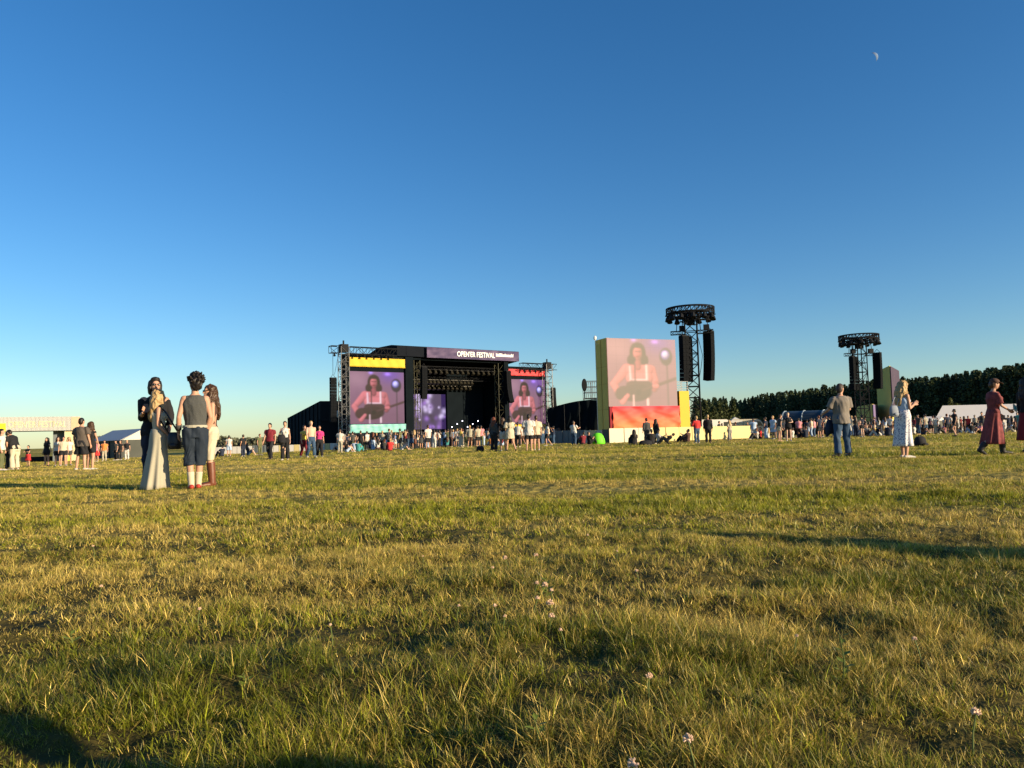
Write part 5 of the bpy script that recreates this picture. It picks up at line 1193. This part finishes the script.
n1 = N.new('ShaderNodeTexNoise'); n1.inputs['Scale'].default_value = 5; n1.inputs['Detail'].default_value = 8; L.new(tc.outputs['Object'], n1.inputs['Vector'])
mp_ = N.new('ShaderNodeMapping'); mp_.inputs['Scale'].default_value = (.35, 1.6, 1); n2 = N.new('ShaderNodeTexNoise'); n2.inputs['Scale'].default_value = 1.0; n2.inputs['Detail'].default_value = 6; L.new(tc.outputs['Object'], mp_.inputs[0]); L.new(mp_.outputs[0], n2.inputs['Vector'])
ml = N.new('ShaderNodeMath'); ml.operation = 'MULTIPLY'; L.new(n1.outputs['Fac'], ml.inputs[0]); L.new(n2.outputs['Fac'], ml.inputs[1])
mr_ = N.new('ShaderNodeMapRange'); mr_.inputs['From Min'].default_value = .1; mr_.inputs['From Max'].default_value = .42; mr_.inputs['To Min'].default_value = .45; mr_.inputs['To Max'].default_value = 1.45; L.new(ml.outputs[0], mr_.inputs['Value'])
vm = N.new('ShaderNodeVectorMath'); vm.operation = 'SCALE'; L.new(at_.outputs['Color'], vm.inputs[0]); L.new(mr_.outputs[0], vm.inputs['Scale']); L.new(vm.outputs[0], p.inputs['Base Color'])
bp = N.new('ShaderNodeBump'); bp.inputs['Strength'].default_value = 1.0; bp.inputs['Distance'].default_value = .12; L.new(n1.outputs['Fac'], bp.inputs['Height']); L.new(bp.outputs[0], p.inputs['Normal'])
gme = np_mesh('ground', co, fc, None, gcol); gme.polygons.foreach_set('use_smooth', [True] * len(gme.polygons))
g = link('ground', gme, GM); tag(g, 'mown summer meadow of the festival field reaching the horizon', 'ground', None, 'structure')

# ================================================================= grass
SEG = []
def blades(n_m2, y0, y1, h0, wid, S, margin=1.22, flat_frac=.25, seed=1, clump=1.0):
    r = np.random.default_rng(seed)
    # sample uniformly in a frustum-shaped strip
    area = .69 * margin * (y1 ** 2 - y0 ** 2) + 1.2 * (y1 - y0); n = int(n_m2 * area)
    yy = np.sqrt(r.random(n) * (y1 ** 2 - y0 ** 2) + y0 ** 2); xx = (r.random(n) * 2 - 1) * (.69 * margin * yy + .6)
    if clump:
        k = r.random(n) < .75                       # pull most blades into tufts
        cell = .05 + .012 * yy; jx, jy = np.round(xx / cell), np.round(yy / cell)
        hx = (np.sin(jx * 127.1 + jy * 311.7) * 43758.5453) % 1 - .5; hy = (np.sin(jx * 269.5 + jy * 183.3) * 43758.5453) % 1 - .5
        xx = np.where(k, (jx + hx * .9) * cell + r.normal(0, .22, n) * cell, xx); yy = np.where(k, (jy + hy * .9) * cell + r.normal(0, .22, n) * cell, yy)
        yy = np.maximum(yy, .6)
    dens = fbm(xx * 1.6, yy * 2.0, 31, 3); keep = r.random(n) < np.clip(3.0 * dens - .75, np.clip(.14 + .07 * yy, .24, .85), 1)
    xx, yy = xx[keep], yy[keep]; n = len(xx)
    dr = dryness(xx, yy); stk = streak(xx, yy) * np.clip((yy - 4) / 4, 0, 1)
    pd = np.clip(.17 + .70 * dr + .6 * stk, 0, .95)
    dry = r.random(n) < pd; flat_ = r.random(n) < flat_frac * (.5 + dr)
    hn = fbm(xx * .9, yy * 1.1, 33, 3); h2 = fbm(xx * 3.5, yy * 3.5, 34, 2)
    h = h0 * (.25 + 1.0 * np.clip(hn * 1.5 - .28, 0, 1) + .9 * np.clip(h2 * 1.8 - .5, 0, 1.2)) * np.exp(r.normal(0, .33, n)) * (1 - .35 * stk) * (1 - .25 * dr)
    h = np.where(flat_, h * 1.15, h)
    az = r.random(n) * 2 * np.pi; az = np.where(r.random(n) < .15, r.normal(2.9, .6, n), az)
    ln = np.where(flat_, r.uniform(.9, 1.5, n), np.abs(r.normal(.42, .36, n))); bend = np.abs(r.normal(.6, .55, n)) * np.where(flat_, .3, 1)
    w = wid * r.uniform(.55, 1.35, n) * np.where(dry, .75, 1.0); fa = r.random(n) * 2 * np.pi
    z = gz(xx, yy) - .008
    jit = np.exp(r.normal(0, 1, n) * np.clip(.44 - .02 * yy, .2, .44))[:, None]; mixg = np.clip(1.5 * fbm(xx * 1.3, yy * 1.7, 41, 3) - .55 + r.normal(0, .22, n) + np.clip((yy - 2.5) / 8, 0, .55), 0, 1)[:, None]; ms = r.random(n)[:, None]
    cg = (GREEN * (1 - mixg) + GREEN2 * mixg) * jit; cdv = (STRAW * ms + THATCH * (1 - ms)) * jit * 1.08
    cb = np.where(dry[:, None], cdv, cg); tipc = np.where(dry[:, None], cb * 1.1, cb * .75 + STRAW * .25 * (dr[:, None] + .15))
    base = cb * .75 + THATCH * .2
    P = np.zeros((n, 2 * S + 1, 3), np.float32); Cc = np.zeros((n, 2 * S + 1, 3), np.float32)
    dx, dy = np.cos(az), np.sin(az)
    for j in range(S + 1):
        t = j / S; th = ln + bend * t * t
        # integrate roughly along a bent stem
        rx = h * t * np.sin(ln + bend * t * .5); rz = h * t * np.cos(ln + bend * t * .5); rz = np.maximum(rz, .004 * t)
        cx, cy, cz = xx + dx * rx, yy + dy * rx, z + rz
        if j < S:
            hw = w * (1 - .55 * t ** 1.5) * .5
            P[:, 2 * j] = np.stack([cx + np.cos(fa) * hw, cy + np.sin(fa) * hw, cz], -1); P[:, 2 * j + 1] = np.stack([cx - np.cos(fa) * hw, cy - np.sin(fa) * hw, cz], -1)
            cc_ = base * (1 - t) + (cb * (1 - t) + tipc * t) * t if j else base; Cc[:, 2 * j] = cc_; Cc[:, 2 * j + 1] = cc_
        else: P[:, 2 * S] = np.stack([cx, cy, cz], -1); Cc[:, 2 * S] = tipc
    o = (np.arange(n) * (2 * S + 1))[:, None]
    q = np.concatenate([o + np.array([[2 * j, 2 * j + 1, 2 * j + 3, 2 * j + 2]]) for j in range(S - 1)]) if S > 1 else np.zeros((0, 4), int)
    t3 = o + np.array([[2 * S - 2, 2 * S - 1, 2 * S]])
    SEG.append((P.reshape(-1, 3), q, t3, Cc.reshape(-1, 3)))
    return n
cnt = 0
cnt += blades(64000, .9, 2.6, .033, .0021, 3, seed=1); cnt += blades(28000, 2.6, 5, .034, .0032, 2, seed=2); cnt += blades(9500, 5, 9, .039, .0056, 2, seed=3)
cnt += blades(2200, 9, 17, .048, .0095, 1, seed=4); cnt += blades(380, 17, 36, .052, .020, 1, seed=5, flat_frac=.1); cnt += blades(30, 36, 95, .065, .05, 1, seed=6, margin=1.1, flat_frac=.05)
off = 0; cs_, qs_, ts_, ks_ = [], [], [], []
for P, q, t3, c_ in SEG: cs_.append(P); qs_.append(q + off); ts_.append(t3 + off); ks_.append(c_); off += len(P)
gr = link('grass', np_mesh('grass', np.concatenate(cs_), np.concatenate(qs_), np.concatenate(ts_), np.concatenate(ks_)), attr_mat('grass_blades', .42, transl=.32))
tag(gr, 'uneven green and straw coloured grass covering the field', 'grass', None, 'stuff')
print('blades', cnt)

# ================================================================= clover flowers and weeds in the foreground
FLW = mat('clover_petals', (.66, .46, .32), .7, .15, 60); STEM = mat('clover_stem', (.10, .13, .03), .7, .2, 10); LEAF = mat('weed_leaf', (.13, .17, .02), .6, .2, 20)
def flower_mesh(bm, c, r, rr):
    for i in range(34):
        a = rr.uniform(0, 6.28); e = math.asin(rr.uniform(-.45, 1)); d = V((math.cos(a) * math.cos(e), math.sin(a) * math.cos(e), math.sin(e)))
        u_, v_ = frame_of(d); p = c + d * r * .45
        loft(bm, [(p, u_ * r * .10, v_ * r * .10), (p + d * r * .35, u_ * r * .16, v_ * r * .16), (p + d * r * .62, u_ * r * .05, v_ * r * .05)], 5)
    ellipsoid(bm, c, (r * .5, r * .5, r * .5), None, 8)
def clover(px, py, r, label, group):
    # find the distance where the ray to the head passes .09 m above the ground
    d = ray(px, py); hh = .08 if py > 680 else .065; t = (CAM.z - hh) / -d.z; q = CAM + d * t
    for _k in range(6):
        t = (CAM.z - (gzf(q.x, q.y) + hh)) / -d.z; q = CAM + d * t
    gzv = gzf(q.x, q.y); root = thing('clover_flower', label, 'flower', V((q.x, q.y, gzv)), 0, group); rr = random.Random(int(px * 7 + py)); h = q.z - gzv; lx, ly = rr.uniform(-.02, .02), rr.uniform(-.02, .02)
    bm = bmesh.new(); tube(bm, [V((lx, ly, -.01)), V((lx * .6, ly * .4, h * .5)), V((0, 0, h - r * .4))], [.0022, .002, .0018], 5); obj('stem', bm, STEM, root)
    bm = bmesh.new(); flower_mesh(bm, V((0, 0, h)), r, rr); obj('flower_head', bm, FLW, root)
for px, py, r, lab in ((688, 739, .0105, 'large pale clover flower on a tall stem near the bottom right of centre'), (633, 764, .0105, 'pink tinged clover flower at the bottom edge'), (649, 676, .009, 'pale clover flower standing alone in the right middle of the foreground'), (545, 585, .013, 'topmost clover flower of the dark clump in the middle of the field'), (537, 583, .009, 'small clover flower left of the topmost one in the dark clump'), (550, 603, .014, 'widest clover flower in the dark clump in the middle'), (537.5, 598, .009, 'small left clover flower low in the dark clump'), (551.5, 616, .010, 'lowest clover flower of the dark clump in the middle'), (976, 712, .010, 'pale clover flower at the far right of the foreground'), (505, 558, .012, 'clover flower in the row left of and above the dark clump'), (536, 555, .012, 'clover flower straight above the dark clump')):
    clover(px, py, r, lab, None)
rr = random.Random(3)
for k in range(16):
    px = rr.choice([rr.uniform(400, 760), rr.uniform(60, 980)]); py = rr.uniform(520, 640); clover(px, py, rr.uniform(.005, .008), 'tiny pale clover flower dotted in the mid field grass', 'tiny clover flowers')
def weed(px, py, label, n, h, leafr):
    d = ray(px, py); t = CAM.z / -d.z; q = CAM + d * t; z = gzf(q.x, q.y); root = thing('weed', label, 'plant', V((q.x, q.y, z - .01))); rr = random.Random(int(px))
    bm = bmesh.new(); tube(bm, [V((0, 0, 0)), V((.008, 0, h * .5)), V((.0, .004, h))], [.003, .0025, .0015], 6); obj('stem', bm, STEM, root)
    bm = bmesh.new()
    for i in range(n):
        zz = h * (i + .6) / n; a = i * 2.4; dd = V((math.cos(a), math.sin(a), .45)).normalized(); u_, v_ = frame_of(dd); p = V((.006, 0, zz)); s = leafr * (1.15 - .6 * i / n)
        vs = [bm.verts.new(x) for x in (p, p + dd * s * .5 + u_ * s * .28, p + dd * s + V((0, 0, -s * .1)), p + dd * s * .5 - u_ * s * .28)]; bm.faces.new(vs)
    obj('leaf', bm, LEAF, root)
weed(843, 690, 'upright leafy green weed among the grass right of centre', 14, .14, .035); weed(243, 690, 'small bright leafed weed in the lower left grass', 6, .05, .035); weed(70, 640, 'low broad leafed weed in the grass at left', 7, .06, .05); weed(535, 752, 'bright broad leafed weed at the bottom centre', 7, .07, .04)

# ================================================================= trees
def leaf_cloud(cx, cy, z0, n, size, prof, r, squash=1.0):
    """quads spread through a crown; prof(t)->radius"""
    t = r.random(n) ** .85; h = prof[0]; rad = np.interp(t, prof[1], prof[2])
    a = r.random(n) * 2 * np.pi; q = np.sqrt(r.random(n)) ** .6
    lob = 1 + .28 * np.sin(a * 3 + t * 9 + r.random() * 6) + .15 * np.sin(a * 7 + t * 17)
    x = cx + np.cos(a) * rad * q * lob; y_ = cy + np.sin(a) * rad * q * lob * squash; z = z0 + h * t + r.normal(0, .15, n) * size
    n1 = r.normal(size=(n, 3)); n1 /= np.linalg.norm(n1, axis=1)[:, None]; up = r.normal(size=(n, 3)); u_ = np.cross(n1, up); u_ /= np.linalg.norm(u_, axis=1)[:, None]; v_ = np.cross(n1, u_)
    s = size * r.uniform(.5, 1.25, n)[:, None]; c = np.stack([x, y_, z], -1)
    P = np.stack([c - u_ * s, c - v_ * s * .6, c + u_ * s, c + v_ * s * .6], 1)
    return P
FOL = attr_mat('foliage', .8, transl=.2)
def foliage_obj(name, Ps, cols, parent=None):
    co = np.concatenate([p.reshape(-1, 3) for p in Ps]); cl = np.concatenate(cols); nq = len(co) // 4
    return link(name, np_mesh(name, co, np.arange(nq * 4).reshape(-1, 4), None, cl), FOL, parent)
r5 = np.random.default_rng(5); Ps, Cs = [], []; tb = bmesh.new()
sk = [(690, 396, 440), (705, 399, 425), (720, 398, 410), (740, 399, 395), (760, 394, 375), (780, 392, 358), (800, 390, 342), (830, 385, 322), (860, 383, 303), (900, 379, 284), (930, 378, 272), (960, 373, 262), (985, 370, 254), (1024, 364, 245), (1080, 356, 232), (1140, 350, 222)]
spx = np.array([a for a, _, _ in sk]); spy = np.array([b for _, b, _ in sk]); sY = np.array([c for _, _, c in sk])
for row, (dY, num) in enumerate(((0, 100), (9, 96), (20, 90), (34, 80))):
    for k in range(num):
        px = 692 + (1130 - 692) * (k + r5.random() * .9) / num; Y = float(np.interp(px, spx, sY)) + dY + r5.uniform(-3, 3); top = at(px, float(np.interp(px, spx, spy)) + r5.normal(.8, 1.3) + (0 if row else 2.5), Y)
        z0 = -.5; H = top.z - z0; base = r5.uniform(.04, .2) if row else r5.uniform(.02, .08); wr = r5.uniform(1.9, 3.2)
        kind = r5.random()
        pr_ = (H * (1 - base), [0, .15, .5, .8, 1], [wr * .9, wr * 1.2, wr * .8, wr * .36, .06]) if kind < .6 else (H * (1 - base), [0, .3, .6, .85, 1], [wr * .6, wr * 1.1, wr * 1.2, wr * .8, .3])
        n = 640; P = leaf_cloud(top.x, Y, z0 + H * base, n, .55, pr_, r5); Ps.append(P)
        tone = np.exp(r5.normal(0, .22)); c = np.array((.038, .056, .028)) * tone if kind < .6 else np.array((.055, .073, .030)) * tone
        Cs.append(np.repeat(c[None] * np.exp(r5.normal(0, .25, (n, 1))), 4, 0))
for k in range(2600):                                   # undergrowth at the wood's edge
    px = r5.uniform(690, 1130); Y = float(np.interp(px, spx, sY)) + r5.uniform(-6, 14); x = xat(px, Y)
    if k % 13 == 0: n = 60; Ps.append(leaf_cloud(x, Y, -.8, n, .6, (r5.uniform(2, 4.5), [0, .5, 1], [2.6, 2.4, .5]), r5)); Cs.append(np.repeat(np.array((.034, .048, .021))[None] * np.exp(r5.normal(0, .3, (n, 1))), 4, 0))
fo = foliage_obj('forest', Ps, Cs); tag(fo, 'dark mixed forest edge rising to the right behind the field', 'forest', None, 'stuff')
# distant tree line and hedges at the left horizon
Ps, Cs = [], []
for k in range(330):
    px = r5.uniform(90, 356); Y = r5.uniform(300, 420); top = at(px, 437.5 + 1.2 * math.sin(px * .11) + r5.normal(.6, .8), Y); n = 70
    Ps.append(leaf_cloud(top.x, Y, -1.5, n, .9, (max(2, top.z + 1.2), [0, .5, 1], [4.2, 4, 1.2]), r5)); Cs.append(np.repeat(np.array((.10, .105, .065))[None] * np.exp(r5.normal(0, .25, (n, 1))), 4, 0))  # haze is mixed into this paler leaf colour
tl_ = foliage_obj('distant_trees', Ps, Cs); tag(tl_, 'low olive green tree line on the left horizon', 'tree line', None, 'stuff')
BARK = mat('bark', (.08, .06, .04), .9, .3, 6)
def bush(name, label, cat, px, py_base, py_top, Y, wpx, n, col, lobes):
    x = xat(px, Y); zt = at(px, py_top, Y).z; z0 = gzf(x, Y); w = wpx / FPX * Y / 2; H = zt - z0; root = thing(name, label, cat, V((x, Y, z0))); Ps, Cs = [], []
    for i in range(lobes):
        ox = (i + .5) / lobes * 2 - 1 if lobes > 1 else 0; hh = H * r5.uniform(.7, 1.02); m_ = n // lobes
        Ps.append(leaf_cloud(ox * w * .85, r5.uniform(-.4, .4), 0, m_, max(.12, H * .045), (hh, [0, .25, .6, 1], [w / lobes * 1.1, w / lobes * 1.5, w / lobes * 1.1, w / lobes * .2]), r5)); Cs.append(np.repeat(np.array(col)[None] * np.exp(r5.normal(0, .3, (m_, 1))), 4, 0))
    foliage_obj('crown', Ps, Cs, root)
    bm = bmesh.new()
    for i in range(lobes): ox = ((i + .5) / lobes * 2 - 1) * w * .8 if lobes > 1 else 0; tube(bm, [V((ox, 0, -.1)), V((ox + .1, .05, H * .3)), V((ox + .05, 0, H * .7))], [.09, .07, .03], 7)
    obj('trunk', bm, BARK, root); return root
bush('bush', 'light green bush above the roof of the white marquee', 'bush', 955, 425, 398, 128, 26, 2400, (.10, .115, .04), 4)
bush('hedge', 'low green hedge behind the crowd right of the floral skirt', 'hedge', 925, 430, 414.5, 132, 46, 2600, (.075, .095, .03), 6)
bush('hedge', 'low green bushes left of the dark arched tents', 'hedge', 770, 432, 417, 125, 26, 1600, (.075, .085, .03), 4)
bush('tree', 'pale green tree at the left end of the forest beside the speaker tower', 'tree', 707, 428, 400, 190, 30, 2200, (.06, .07, .025), 3)
bush('tree', 'mid green tree standing in front of the forest right of the speaker tower', 'tree', 728, 428, 402, 200, 26, 2200, (.055, .066, .022), 3)

weed(545, 603, 'dark leafy clump under the clover flowers in the middle of the field', 16, .10, .05)
